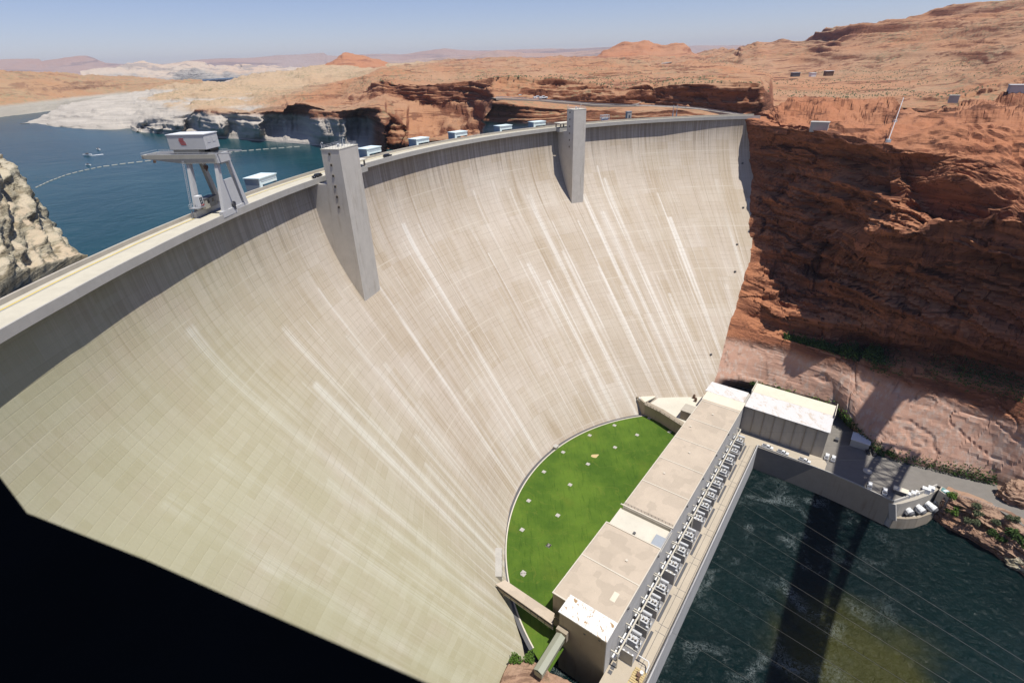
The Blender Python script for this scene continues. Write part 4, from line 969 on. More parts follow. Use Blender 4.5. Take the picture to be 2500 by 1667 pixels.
# ------------------------------------------------------------------ trucks and cars
def make_truck(paint, bed=True):
    root = empty("pickup_truck", (0, 0, 0))
    b = MB(); b.hexa([(-2.8,-.95,.45), (2.75,-.95,.45), (2.75,.95,.45), (-2.8,.95,.45)], [(-2.8,-.97,1.05), (2.7,-.93,1.0), (2.7,.93,1.0), (-2.8,.97,1.05)]); b.box((1.95, 0, 1.06), (1.4, 1.7, .12)); b.build("body", paint, root, bevel=.06)
    b = MB(); b.hexa([(-.7,-.88,1.05), (1.35,-.88,1.05), (1.35,.88,1.05), (-.7,.88,1.05)], [(-.55,-.74,1.78), (.75,-.74,1.78), (.75,.74,1.78), (-.55,.74,1.78)]); cabn = b.build("cab", paint, root, bevel=.05)
    b = MB(); b.hexa([(1.37,-.72,1.12), (1.37,.72,1.12), (1.39,.72,1.12), (1.39,-.72,1.12)], [(.83,-.64,1.7), (.83,.64,1.7), (.86,.64,1.7), (.86,-.64,1.7)]); b.build("windscreen", M['glass'], cabn, world=False)
    for s in (-1, 1):
        b = MB(); b.hexa([(-.5,.87*s,1.12), (1.1,.87*s,1.12), (1.1,.89*s,1.12), (-.5,.89*s,1.12)], [(-.42,.765*s,1.68), (.7,.765*s,1.68), (.7,.785*s,1.68), (-.42,.785*s,1.68)]); b.build("side_window", M['glass'], cabn, world=False)
    if bed:
        b = MB(); b.box((-1.75, 0, 1.08), (1.9, 1.6, .08)); b.build("bed_floor", M['dkgrey'], root)
        b = MB()
        for s in (-.9, .9): b.box((-1.78, s, 1.2), (2.05, .1, .32))
        b.box((-2.78, 0, 1.2), (.1, 1.8, .32)); b.box((-.78, 0, 1.2), (.08, 1.8, .3)); b.build("bed_side", paint, root)
    else:
        b = MB(); b.hexa([(-2.6,-.88,1.05), (-.72,-.88,1.05), (-.72,.88,1.05), (-2.6,.88,1.05)], [(-2.2,-.72,1.72), (-.57,-.74,1.78), (-.57,.74,1.78), (-2.2,.72,1.72)]); b.build("rear_cabin", paint, root, bevel=.05)
    for x in (-1.75, 1.75):
        for s in (-1, 1):
            b = MB(); b.cyl((x, .72*s, .38), (x, .98*s, .38), .38, n=14); w_ = b.build("wheel", M['tyre'], root)
            b = MB(); b.cyl((x, .97*s, .38), (x, .995*s, .38), .22, n=10); b.build("rim", M['steel'], w_, world=False)
    for s in (-.65, .65):
        b = MB(); b.box((2.76, s, .85), (.06, .35, .16)); b.build("headlight", M['white'], root)
    return root
AP_ = math.atan2(EP[1], EP[0])
tr = make_truck(M['white'], True)
spots = [(r8(1465, 757), AP_, "white pickup with long open bed at the basin wall, closest to the transformer deck", 0), (r8(1612, 810), AP_, "white pickup with dark bed, middle one of three along the basin wall", 0), (r8(1820, 887), AP_, "white pickup facing the two others, end of the row along the basin wall", 0),
         (r8(2030, 850), AZ, "white pickup beside the machine shop corner, the left of two side by side", 0), (r8(2092, 870), AZ, "white pickup at the edge of the bridge shadow, right of its twin", 0),
         (r7(1243, 845), AZ, "white pickup in the lattice shadow by the road edge", 0), (r7(1350, 888), AZ, "white pickup just clear of the lattice shadow by the road edge", 0)]
for k, (px, rz, lab, _) in enumerate(spots):
    o = tr if k == 0 else copy_tree(tr)
    o.location = W(px[0], px[1], ZD+.004); o.rotation_euler = (0, 0, rz); o.scale = (1.06,)*3
    tag(o, lab, "pickup truck", "white pickups parked on the canyon road")
car = make_truck(M['black'], False); car.name = "black_car"
for k, (th, dr, lab) in enumerate(((161.1, 4.2, "black car on the crest road, half hidden by the nearer tower"), (150.0, 4.5, "black car on the crest road in the open, right of the nearer tower"))):
    o = car if k == 0 else copy_tree(car)
    q = pol(th, RC(th)+dr, 176.23); v = -that(th); o.location = q; o.rotation_euler = (0, 0, math.atan2(v[1], v[0])+(0 if k else math.pi)); o.scale = (.95,)*3
    tag(o, lab, "car", "black cars on the crest road")
for k, (px, lab) in enumerate(((r7(1228, 600), "dark car in the bridge shadow by the bushes, left of two"), (r7(1272, 610), "dark car in the bridge shadow by the bushes, right of two"))):
    o = copy_tree(car); o.location = W(px[0], px[1], ZD); o.rotation_euler = (0, 0, AZ+.3); tag(o, lab, "car", "dark cars in the bridge shadow")
q = W(*r7(1170, 545), ZD); root = thing("parking_shed", "pale shed standing in the deep bridge shadow beyond the machine shop", "shed", q)
b = MB(); b.box(q+[0, 0, 2.2], (8, 9, 4.4), EA); b.build("wall", M['conc_grey'], root); b = MB(); b.box(q+[0, 0, 4.55], (8.6, 9.6, .3), EA); b.build("roof", M['white'], root)
q = W(*r8(2125, 690), ZD); b = MB(); b.box(q+[0, 0, .9], (2.6, 1.8, 1.5), EA); b.box(q+[0, 0, 1.7], (2.7, 1.9, .12), EA); tag(b.build("waste_bin", M['dkgrey']), "dark waste bin beside the machine shop's far corner", "bin")

# ------------------------------------------------------------------ outlet works by the river
ow = thing("outlet_works", "curved concrete outlet works on the river bank holding four big valves", "outlet works", W(*r7(1550, 1000), 10))
feet = [r7(1385, 1140), r7(1480, 1146), r7(1560, 1140), r7(1650, 1108), r7(1720, 1045)]
rims = [r7(1390, 1030), r7(1432, 1052), r7(1520, 1058), r7(1640, 1040), r7(1750, 985)]
fp = [W(x, y, 0) for x, y in feet]
def zat(p, px):
    d = ray(*px); return CAMZ + d[2]*np.hypot(p[0], p[1])/np.hypot(d[0], d[1])
zf = float(np.mean([zat(p, q) for p, q in list(zip(fp, rims))[:3]]))
back = [RAWP(155.8, 103.5), W(*r7(1440, 945), ZD), W(*r7(1560, 905), ZD), W(*r7(1650, 872), ZD), W(*r7(1725, 838), ZD)]
b = MB(); b.prism(fp + back[::-1], -4, zf-1.6); b.build("floor", M['conc_grey'], ow)
b = MB()
for p, q in zip(fp[:-1], fp[1:]):
    n = unit([-(q-p)[1], (q-p)[0], 0]); 
    if n @ (back[2]-p) < 0: n = -n
    b.hexa([[*(p-n*.3)[:2], -4], [*(q-n*.3)[:2], -4], [*(q+n*1.2)[:2], -4], [*(p+n*1.2)[:2], -4]], [[*(p-n*.1)[:2], zf], [*(q-n*.1)[:2], zf], [*(q+n*1.2)[:2], zf], [*(p+n*1.2)[:2], zf]])
b.build("river_wall", M['conc_dark'], ow)
b = MB()
for p, q in zip(back[:-1], back[1:]): b.bar([*p[:2], (zf+ZD)/2-.4], [*q[:2], (zf+ZD)/2-.4], .7, ZD+.9-zf+1.7)
b.bar([*fp[0][:2], zf-1], [*back[0][:2], ZD-1.2], .9, 3.2)
b.build("back_wall", M['conc_grey'], ow)
fm = [p*.68+q*.32 for p, q in zip(back, [fp[0], fp[1], fp[2], fp[3], fp[4]])]
b = MB(); b.prism(back+fm[::-1], zf-2, ZD-1.1); b.build("terrace", M['conc'], ow)
vpx = [((1462, 958), (1508, 1008)), ((1540, 950), (1588, 995)), ((1617, 938), (1668, 980)), ((1682, 920), (1730, 955))]
VL = ["leftmost of the four", "second from the left", "third from the left", "rightmost of the four"]
for k, ((a, c), lab) in enumerate(zip(vpx, VL)):
    A, B = W(*r7(*a), zf+2.6), W(*r7(*c), zf+1.6); d = unit(B-A); A = A+d*2.2
    root = thing("discharge_valve", "big pale cylindrical valve lying on the outlet works, " + lab, "valve", A, group="four discharge valves on the outlet works")
    b = MB(); b.cyl(A, A+d*4.6, 1.8, 2.1, 20); b.build("barrel", M['white'], root, smooth=False)
    b = MB()
    for s in (.3, 1.7, 3.1, 4.4): b.cyl(A+d*s, A+d*(s+.22), 2.2, n=20)
    b.build("flange", M['crane'], root)
    b = MB(); b.cyl(A+d*4.6, A+d*5.6, 1.95, 1.6, 20); b.cyl(A+d*5.58, A+d*5.66, 1.3, n=16); b.build("nozzle", M['dkgrey'], root)
    b = MB(); sdv = unit([-d[1], d[0], 0])
    for s in (1.0, 3.9):
        for e in (-1.6, 1.6): b.bar(A+d*s+sdv*e+[0, 0, -4.2], A+d*s+sdv*e, .5)
    b.build("cradle", M['dkgrey'], root)
    b = MB()
    for e in (-1.9, 1.9): b.cyl(A+d*1+sdv*e+[0, 0, 1.2], A+d*4.9+sdv*e+[0, 0, .6], .22, n=6)
    b.build("actuator_rod", M['dkgrey'], root)
cab = [(1500, 902, 3.4, 2.6, "first from the left along the back wall"), (1552, 893, 1.8, 2.0, "small one, second from the left along the back wall"), (1582, 886, 1.6, 1.6, "smallest one in the middle of the back wall"), (1643, 872, 3.4, 2.6, "large one, fourth from the left along the back wall"), (1680, 860, 2.6, 2.2, "rightmost along the back wall")]
for x, y, sx, h, lab in cab:
    q = W(*r7(x, y+14), ZD-1.1); b = MB(); b.box(q+[0, 0, h/2], (2.2, sx, h), EA); b.box(q+[0, 0, h+.06], (2.4, sx+.2, .12), EA); tag(b.build("equipment_cabinet", M['white']), "white cabinet at the outlet works, " + lab, "cabinet", "white cabinets along the back wall of the outlet works")
q = W(*r7(1470, 868), ZD+2.6); root = thing("guard_hut", "small hut under a flat pale roof slab beside the outlet works", "hut", q-[0, 0, 2.6])
b = MB(); b.box(q+[0, 0, 0], (6.4, 3.6, .3), EP); b.build("roof", M['roof_cream'], root); b = MB(); b.box(q+[0, 0, -1.4], (5.0, 2.6, 2.5), EP); b.build("wall", M['dkgrey'], root)
tb = thing("intake_box", "tan concrete box with teal cover at the end of the outlet works", "concrete box", W(*r7(1780, 880), 10))
T = [W(*r7(1762, 838), ZD+1), W(*r7(1840, 885), ZD+1), W(*r7(1815, 915), ZD+1), W(*r7(1744, 866), ZD+1)]
b = MB(); b.prism(T, 6, ZD+.6); b.build("wall", M['conc'], tb)
cc = sum(T)/4; b = MB(); b.prism([cc+(p-cc)*.72 for p in T], ZD+.61, ZD+.9); b.build("cover", M['teal'], tb)
b = MB(); b.prism([cc+(p-cc)*np.array([.6, .22, 0]) for p in T], ZD+.91, ZD+1.1); b.build("cover_plate", M['blue'], tb)
q = W(*r7(1228, 735), ZD+.02); b = MB(); b.cyl(q, q+[0, 0, .3], 2.2, n=18); b.cyl(q+[0, 0, .3], q+[0, 0, .5], 1.4, n=18); tag(b.build("round_hatch", M['trim']), "round pale hatch on the road inside the lattice shadow", "hatch")
b = MB(); pts = [W(*r7(x, y), ZD+.1) for x, y in ((1840, 890), (1900, 930), (1990, 950), (2080, 985), (2160, 1005))]
for p, q in zip(pts[:-1], pts[1:]):
    b.cyl(p+[0, 0, 1.6], q+[0, 0, 1.6], .06, n=4); b.cyl(p+[0, 0, .8], q+[0, 0, .8], .05, n=4)
    for s in np.linspace(0, 1, 5): m = p*(1-s)+q*s; b.cyl(m, m+[0, 0, 1.7], .07, n=4)
tag(b.build("chain_fence", M['steel']), "thin wire fence along the river side of the canyon road", "fence")

# ------------------------------------------------------------------ power lines
def wire(p0, p1, sag, r=0.034):
    b = MB(); pts = []
    for s in np.linspace(0, 1, 17):
        m = p0*(1-s)+p1*s; m = m - np.array([0, 0, 4*sag*s*(1-s)]); pts.append(m)
    return b.path(pts, r, 4)
lines = [(128, (1812, 1184)), (108, (1797, 1221)), (94, (1779, 1265)), (76, (1754, 1313)), (60, (1732, 1365)), (44, (1707, 1416)), (26, (1678, 1481)), (8, (1642, 1543))]
WL = ["first line, nearest the machine shop", "second line from the machine shop", "third line from the machine shop", "fourth line from the machine shop", "fifth line from the machine shop", "sixth line from the machine shop", "seventh line from the machine shop", "line closest to the bottom edge"]
for (a, p0), lab in zip(lines, WL):
    p1 = (p0[0]+1000, p0[1]+625)
    A = W(p0[0], p0[1], ZD+3); dx, dy = p1[0]-p0[0], p1[1]-p0[1]; k = (2720-p0[0])/dx
    B = W(2720, p0[1]+dy*k, 176.0)
    tag(wire(A, B, 0.0).build("power_line", M['wire']), "thin pale power line slanting over the river, " + lab, "power line", "slanting power lines over the river basin")
for (p0, p1), lab in zip(((r8(1235, 605), r8(2352, 612)), (r8(1300, 735), r8(2352, 737)), (r8(1345, 858), r8(2352, 872))), ("upper", "middle", "lower")):
    A = W(p0[0], p0[1], ZD+7); k = (3000-p0[0])/(p1[0]-p0[0]); B = W(3000, p0[1]+(p1[1]-p0[1])*k, 105.0)
    tag(wire(A, B, 0.0).build("power_line", M['wire']), f"thin pale power line running level past the machine shop, {lab} of three", "power line", "level power lines past the machine shop")

# ================================================================== WATER
b = MB(); b.add([(-260, -260, 0), (420, -260, 0), (420, 330, 0), (-60, 330, 0), (-60, 60, 0)], [(0, 1, 2, 3, 4)])
o = b.build("river", M['river']); tag(o, kind="structure")
tt = np.radians(np.linspace(84, 214, 60)); rr = [288, 420, 700, 1200, 2400, 5000, 9500]
P = np.array([[[DC[0]+r*math.cos(t), DC[1]+r*math.sin(t), 140.0] for t in tt] for r in rr])
o = grid_obj("lake", P, M['lake'], None, False); tag(o, kind="structure")

# ================================================================== TERRAIN
def poly(xs, pts):
    p = np.array(pts, float); return np.interp(xs, p[:, 0], p[:, 1])
def row(xs, ypts, rpts=None, z=None):
    ys = poly(xs, ypts)
    if z is not None and rpts is None: return np.array([W(x, y, z) for x, y in zip(xs, ys)])
    rs = poly(xs, rpts); return np.array([at(x, y, r) for x, y, r in zip(xs, ys, rs)])

# ---- far shore behind the peninsula
xs = np.arange(-260, 500, 5.0)
rowsF = [row(xs, [(-260, 318), (0, 288), (100, 276), (215, 258), (300, 246), (500, 246)], z=139.0)]
rb = np.hypot(rowsF[0][:, 0], rowsF[0][:, 1])
def off_row(xs, ypts, mul): return np.array([at(x, y, r*mul) for x, y, r in zip(xs, poly(xs, ypts), rb)])
rowsF += [off_row(xs, [(-260, 285), (0, 262), (100, 252), (215, 241), (300, 231), (500, 228)], 1.05),
          off_row(xs, [(-260, 240), (0, 226), (215, 222), (300, 216), (420, 206), (500, 206)], 1.16),
          off_row(xs, [(-260, 205), (0, 199), (200, 200), (300, 202), (420, 201), (500, 203)], 1.22),
          off_row(xs, [(-260, 165), (0, 169), (100, 176), (215, 184), (300, 189), (420, 196), (500, 201)], 1.6),
          off_row(xs, [(-260, 175), (0, 181), (100, 186), (215, 190), (300, 195), (420, 200), (500, 206)], 1.9)]
P = smooth_rows(rows_to_grid(rowsF, [14, 18, 12, 20, 4]), 2)
n = gnormal(P); q = P.copy(); q[..., 2] *= 3.5
P = P + n*(fbm(P*np.array([.004, .004, .16]), 4)*7)[..., None]*np.linspace(0, 1, P.shape[0])[:, None, None]
P = P + n*(fbm(q*0.012, 5)*7 + np.abs(fbm(q*0.035, 4))*5)[..., None]*np.linspace(.2, 1, P.shape[0])[:, None, None]
tag(grid_obj("far_shore", P, M['rock_shore']), kind="structure")

# ---- plateau north of the dam: water line, lip, benches, red cliffs, plain, skyline
xs = np.arange(50, 2780, 3.2)
Ay = [(50, 303), (80, 304), (160, 316), (320, 324), (553, 340), (787, 359), (880, 369), (950, 381), (985, 376), (1000, 350), (1190, 332), (1300, 324), (1440, 316), (1650, 300), (1800, 293), (1900, 320), (2780, 320)]
zw = np.array([np.hypot(*W(x, y, 139.0)[:2]) for x, y in zip(xs, poly(xs, Ay))])
Ar = np.where(xs <= 940, zw, poly(xs, [(940, 596), (985, 585), (1010, 560), (1190, 520), (1300, 480), (1440, 470), (1650, 478), (1800, 492), (1900, 560), (2100, 640), (2500, 660), (2780, 680)]))
def gsm(a, xs=xs):
    k = np.exp(-(np.arange(-30, 31)/12.0)**2); k /= k.sum(); b_ = np.convolve(np.pad(a, 30, mode='edge'), k, 'valid')
    w = np.clip((xs-1915)/60, 0, 1); return a*(1-w)+b_*w
def prow(ypts, r):
    ys = gsm(poly(xs, ypts))
    if not isinstance(r, np.ndarray): r = gsm(poly(xs, r))
    return np.array([at(x, y, k) for x, y, k in zip(xs, ys, r)])
Br = np.where(xs < 995, Ar + poly(xs, [(50, 8), (320, 60), (345, 12), (420, 12), (489, 0), (686, -5), (746, -5), (900, -5), (950, 8), (995, 26)]),
              poly(xs, [(995, 620), (1070, 630), (1130, 610), (1176, 560), (1182, 510), (1205, 500), (1330, 492), (1440, 486), (1570, 486), (1690, 492), (1800, 505), (1870, 520), (1900, 575), (2000, 650), (2170, 655), (2330, 600), (2500, 640), (2780, 680)]))
Br = np.maximum(Br, Ar-6)
rows = [prow(Ay, Ar),
 prow([(50, 302.6), (80, 302), (160, 308), (250, 306), (320, 316), (345, 303), (400, 293), (440, 285), (489, 269), (561, 275), (605, 275), (686, 266), (703, 254), (746, 254), (757, 258), (820, 272), (900, 262), (923, 264), (945, 275), (985, 300), (1000, 316), (1070, 320), (1130, 318), (1172, 314), (1180, 292), (1195, 268), (1205, 253), (1260, 259), (1330, 263), (1385, 268), (1440, 276), (1570, 276), (1690, 276), (1800, 283.5), (1860, 286), (1900, 275), (2000, 262), (2170, 258), (2330, 275), (2420, 255), (2520, 220), (2780, 200)], Br),
 prow([(50, 302.3), (80, 300), (160, 290), (250, 281), (320, 286), (400, 274), (489, 259), (605, 263), (686, 258), (703, 247), (746, 247), (820, 259), (900, 249), (941, 226), (1007, 248), (1070, 257), (1150, 249), (1200, 246), (1230, 242), (1330, 248), (1450, 258), (1530, 260), (1590, 259), (1690, 265), (1800, 281.5), (1867, 284), (1885, 278), (1900, 262), (2000, 250), (2170, 246), (2330, 250), (2500, 205), (2780, 180)],
      [(50, 1400), (80, 1400), (160, 1340), (320, 1130), (400, 1060), (605, 905), (746, 800), (900, 715), (1007, 700), (1150, 645), (1205, 525), (1330, 540), (1450, 540), (1590, 545), (1690, 528), (1800, 512), (1867, 518), (1900, 590), (2000, 690), (2170, 700), (2330, 650), (2500, 690), (2780, 730)]),
 prow([(50, 302), (80, 298), (160, 277), (250, 264), (320, 263), (400, 256), (489, 241), (605, 241), (700, 231), (800, 226), (880, 216), (910, 206), (937, 197), (1028, 204), (1096, 211), (1186, 201), (1320, 203), (1349, 195), (1420, 206), (1480, 214), (1530, 217), (1575, 210), (1596, 219), (1646, 210), (1849, 209), (1878, 232), (1888, 262), (1905, 254), (2000, 240), (2170, 236), (2330, 236), (2500, 190), (2780, 170)],
      [(50, 1420), (80, 1425), (160, 1400), (320, 1300), (605, 1150), (800, 950), (900, 800), (937, 727), (1007, 707), (1150, 655), (1205, 593), (1330, 556), (1450, 553), (1590, 555), (1690, 537), (1800, 519), (1867, 524), (1900, 610), (2000, 720), (2170, 740), (2330, 700), (2500, 760), (2780, 800)]),
 prow([(50, 301.6), (80, 296), (160, 263), (250, 251), (320, 246), (400, 233), (489, 221), (605, 209), (700, 206), (800, 198), (900, 188), (1000, 180), (1200, 174), (1400, 171), (1600, 171), (1800, 170), (1900, 173), (2000, 178), (2170, 172), (2330, 160), (2500, 110), (2780, 80)],
      [(50, 1440), (80, 1450), (160, 1520), (320, 1700), (605, 1650), (800, 1560), (1000, 1450), (1600, 1350), (1900, 1250), (2170, 1150), (2500, 1100), (2780, 1100)]),
 prow([(50, 301), (80, 294), (160, 257), (250, 244), (320, 236), (400, 218), (440, 206), (520, 204), (560, 205), (600, 191), (640, 179), (720, 173), (770, 166), (815, 161), (950, 161), (1046, 155), (1300, 143), (1450, 142), (1700, 135), (1760, 125), (1800, 117), (1815, 107), (1850, 105), (1990, 100), (2030, 81), (2070, 65), (2090, 62), (2150, 49), (2250, 35), (2350, 21), (2430, 13), (2500, 9), (2780, -6)],
      [(50, 1450), (80, 1480), (160, 1600), (320, 2400), (500, 2600), (770, 3000), (1300, 3500), (1700, 3200), (1850, 2200), (2070, 1800), (2500, 1700), (2780, 1700)])]
last = rows[-1]*np.array([1.25, 1.25, 1.0]); last[:, 2] -= 30
rows.append(last)
SUB = [30, 8, 24, 90, 110, 4]
P = rows_to_grid(rows, SUB); nr = P.shape[0]
# displacement: cliff rows get bedding ledges, plain gets low swells, hills get ledges
kk = np.cumsum([0]+SUB)
rowid = np.arange(nr)
mask_road = 1 - np.exp(-((rowid-kk[2])/2.2)**2)          # keep the highway bench smooth
n = gnormal(P)
dist = np.hypot(P[..., 0], P[..., 1])
q = P.copy(); q[..., 2] *= 5.0
bed = fbm(q*np.array([.010, .010, .055]), 5)              # bedding planes
blk = fbm(P*0.03, 5); big = fbm(P*0.008, 4)
amp = np.zeros(nr); amp[:kk[1]] = np.linspace(.5, 5.0, kk[1]); amp[kk[1]:kk[2]] = 2.0; amp[kk[2]:kk[3]] = 4.2; amp[kk[3]:] = 1.2
D = (bed*0.9 + blk*0.7 + big*0.5)*amp[:, None]*mask_road[:, None]
far = np.clip((dist-650)/900, 0, 1)
D += far*(fbm(q*np.array([.006, .006, .05]), 5)*4 + np.abs(fbm(P*0.004, 4))*3)*(rowid[:, None] >= kk[3])
hill = np.clip((poly(xs, [(50, 0), (1750, 0), (1900, 1), (2780, 1)])), 0, 1)[None, :]*(rowid[:, None] > kk[3]+4)
q2 = P.copy(); q2[..., 2] *= 6
D += hill*far*(fbm(q2*np.array([.0022, .0022, .016]), 5)*15)
sc = fbm(np.stack([P[..., 0]*.0042, P[..., 1]*.0075, P[..., 2]*.02], -1)+23, 4)*2.6
fl = np.floor(sc); fr_ = sc-fl; ss = np.clip((fr_-.42)/.12, 0, 1); scarp = (fl+ss*ss*(3-2*ss))*3.4
sc2 = fbm(np.stack([P[..., 0]*.016, P[..., 1]*.026, P[..., 2]*.02], -1)+5, 4)*2.2
fl = np.floor(sc2); fr_ = sc2-fl; ss = np.clip((fr_-.45)/.12, 0, 1); scarp2 = (fl+ss)*1.5
wsc = np.where(rowid[:, None] >= kk[3], 1.0, np.where((rowid[:, None] >= kk[1]) & (xs[None, :] < 930), .8, 0.0))*np.clip((xs[None, :]-150)/250, 0, 1)
wsc = wsc*(1-.95*np.clip((xs[None, :]-1780)/120, 0, 1))
D += wsc*(scarp*(.6+.8*far) + scarp2*(.5+far))
cb = np.clip((rowid-kk[2])*(kk[3]-rowid)/40.0, 0, 1)[:, None]*(xs[None, :] > 930)
D += cb*(_VAL[(_PERM[np.floor(P[..., 0]/9+_VAL[np.floor(P[..., 2]/3.1).astype(int) & 511]*2).astype(int) & 511]+np.floor(P[..., 2]/3.1).astype(int)*5) & 511]*1.6)
gm = np.exp(-((xs[None, :]-1090)/75)**4)*((rowid[:, None] > kk[1]-12) & (rowid[:, None] <= kk[2]+2))
sc3 = fbm(np.stack([P[..., 0]*.02, P[..., 1]*.02, P[..., 2]*.10], -1)+45, 5)*3.2; fl = np.floor(sc3)
D += gm*((fl+np.clip((sc3-fl-.4)/.2, 0, 1))*2.2 + fbm(P*.12, 4)*2.0)
edge = np.ones(nr); edge[0] = 0.1; edge[-1] = .2
D *= edge[:, None]*(1-.92*np.exp(-((xs[None, :]-1880)/16)**2))
xr = np.clip((xs-60)/60, 0, 1)[None, :]; D *= xr
dirv = n.copy()
P2 = P + dirv*D[..., None]
# cliffs facing us: big buttress relief in the view direction
cl = np.zeros(nr); cl[2:kk[1]] = np.sin(np.linspace(0, np.pi, kk[1]-2)); 
but = fbm(np.stack([P[..., 0], P[..., 1], P[..., 2]*0.25], -1)*0.021, 5)*36
rv = P/np.maximum(dist, 1)[..., None]; rv[..., 2] = 0
cm = ((xs > 330) & (xs < 985))*1.0
P2 += rv*(but*cl[:, None]*cm[None, :])[..., None]
cl2 = np.zeros(nr); cl2[kk[2]+1:kk[3]] = np.sin(np.linspace(0, np.pi, kk[3]-kk[2]-1))**.5
cm2 = poly(xs, [(900, 0), (940, 1), (1860, 1), (1885, 0)])
P2 += rv*(fbm(P*np.array([.03, .03, .02]), 4)*7*cl2[:, None]*cm2[None, :])[..., None]
kk_pl = kk
tag(grid_obj("desert_plateau", P2, M['rock_mesa'], None, True), kind="structure")

# ---- buttes on the plain
def butte(name, xs, sky, y0, R0, depth, mat, lab=None):
    ys = poly(xs, sky); base = np.full_like(xs, y0) if np.isscalar(y0) else poly(xs, y0)
    rw = []
    for f, hgt in ((-.05, -.9), (.18, .22), (.36, .52), (.46, .80), (.5, 1.0), (.56, .96), (.75, .4), (1.0, -.1)):
        rw.append(np.array([at(x, b_, R0+depth*f)*np.array([1, 1, 0]) + np.array([0, 0, 1])*(at(x, b_, R0)[2]*(1-hgt) + at(x, min(y, b_), R0+depth*.5)[2]*hgt) for x, y, b_ in zip(xs, ys, base)]))
    P = rows_to_grid(rw, [5, 5, 5, 4, 3, 4, 4]); n = gnormal(P); q = P.copy(); q[..., 2] *= 4
    w = np.clip((base-ys)/8, 0, 1)[None, :, None]
    P = P + n*w*(fbm(q*0.012, 5)*7)[..., None]
    return tag(grid_obj(name, P, mat), kind="structure")
butte("butte_hill", np.arange(770, 975, 2.5), [(770, 166), (790, 163), (815, 152), (838, 136), (842, 129), (850, 127), (868, 127), (874, 132), (884, 139), (910, 145), (930, 147), (945, 153), (960, 161), (975, 164)], 167, 2500, 420, M['rock_hill'])
butte("red_hill", np.arange(1440, 1725, 2.5), [(1440, 143), (1455, 138), (1470, 124), (1495, 115), (1522, 108), (1535, 107), (1552, 103), (1570, 96), (1580, 97), (1592, 104), (1612, 112), (1625, 110), (1645, 105), (1662, 109), (1680, 118), (1698, 131), (1725, 139)], 146, 2300, 500, M['rock_hill'])

# ---- white cliffs across the far bay, purple mesas on the horizon
def range_sheet(name, xs, top, bot, R0, depth, mat, amp, fr):
    rw = [row(xs, bot, [(0, R0)]), row(xs, [(x, y*.35+poly(np.array([x]), bot)[0]*.65) for x, y in top], [(0, R0+depth*.25)]), row(xs, top, [(0, R0+depth*.5)]), row(xs, [(x, y+2) for x, y in top], [(0, R0+depth)]), row(xs, [(x, y+14) for x, y in top], [(0, R0+depth*1.4)])]
    P = rows_to_grid(rw, [10, 12, 4, 3]); n = gnormal(P); q = P.copy(); q[..., 2] *= 3
    w = np.ones(P.shape[0]); w[0] = 0; w[20:] = .35
    P = P + n*(fbm(q*fr, 5)*amp)[..., None]*w[:, None, None]
    return tag(grid_obj(name, P, mat), kind="structure")
range_sheet("white_cliffs", np.arange(200, 760, 2.5), [(200, 183), (250, 176), (300, 168), (330, 165), (400, 161), (430, 156), (460, 152), (500, 152), (512, 163), (530, 168), (560, 158), (580, 161), (590, 170), (610, 166), (640, 165), (660, 172), (700, 171), (760, 170)], [(200, 190), (330, 194), (400, 197), (470, 196), (545, 191), (600, 188), (760, 184)], 5200, 900, M['rock_white'], 75, .0022)
range_sheet("white_bank", np.arange(540, 640, 2.0), [(540, 206), (552, 198), (570, 194), (590, 193), (640, 190)], [(540, 207), (640, 204)], 3400, 300, M['rock_white'], 6, .006)
range_sheet("purple_cliffs", np.arange(940, 1500, 3.0), [(940, 158), (985, 152), (1000, 146), (1040, 142), (1100, 139), (1180, 134), (1250, 135), (1300, 131), (1350, 130), (1420, 124), (1500, 119)], [(940, 166), (1300, 148), (1500, 146)], 7200, 1200, M['rock_far'], 60, .0014)
range_sheet("far_mesa", np.arange(-300, 2000, 5.0), [(-300, 150), (0, 147), (95, 147), (102, 152), (150, 148), (160, 145), (185, 141), (212, 141), (232, 147), (258, 157), (300, 160), (400, 157), (480, 148), (600, 141), (650, 138), (689, 134), (760, 131), (790, 129), (800, 135), (826, 136), (883, 133), (927, 132), (981, 135), (1030, 129), (1076, 126), (1145, 124), (1210, 126), (1300, 120), (1468, 117), (1676, 115), (1795, 113), (2000, 112)], [(-300, 210), (0, 205), (400, 199), (800, 181), (1300, 160), (2000, 145)], 11500, 2500, M['rock_far'], 90, .0008)
# plain far out
aa = np.radians(np.linspace(-60, 62, 50)); P = np.array([[[r*math.sin(a), r*math.cos(a), 100.0+40*(r > 9000)] for a in aa] for r in (1500, 4000, 9000, 16000)])
tag(grid_obj("desert_ground", P, M['rock_far'], None, False), kind="structure")

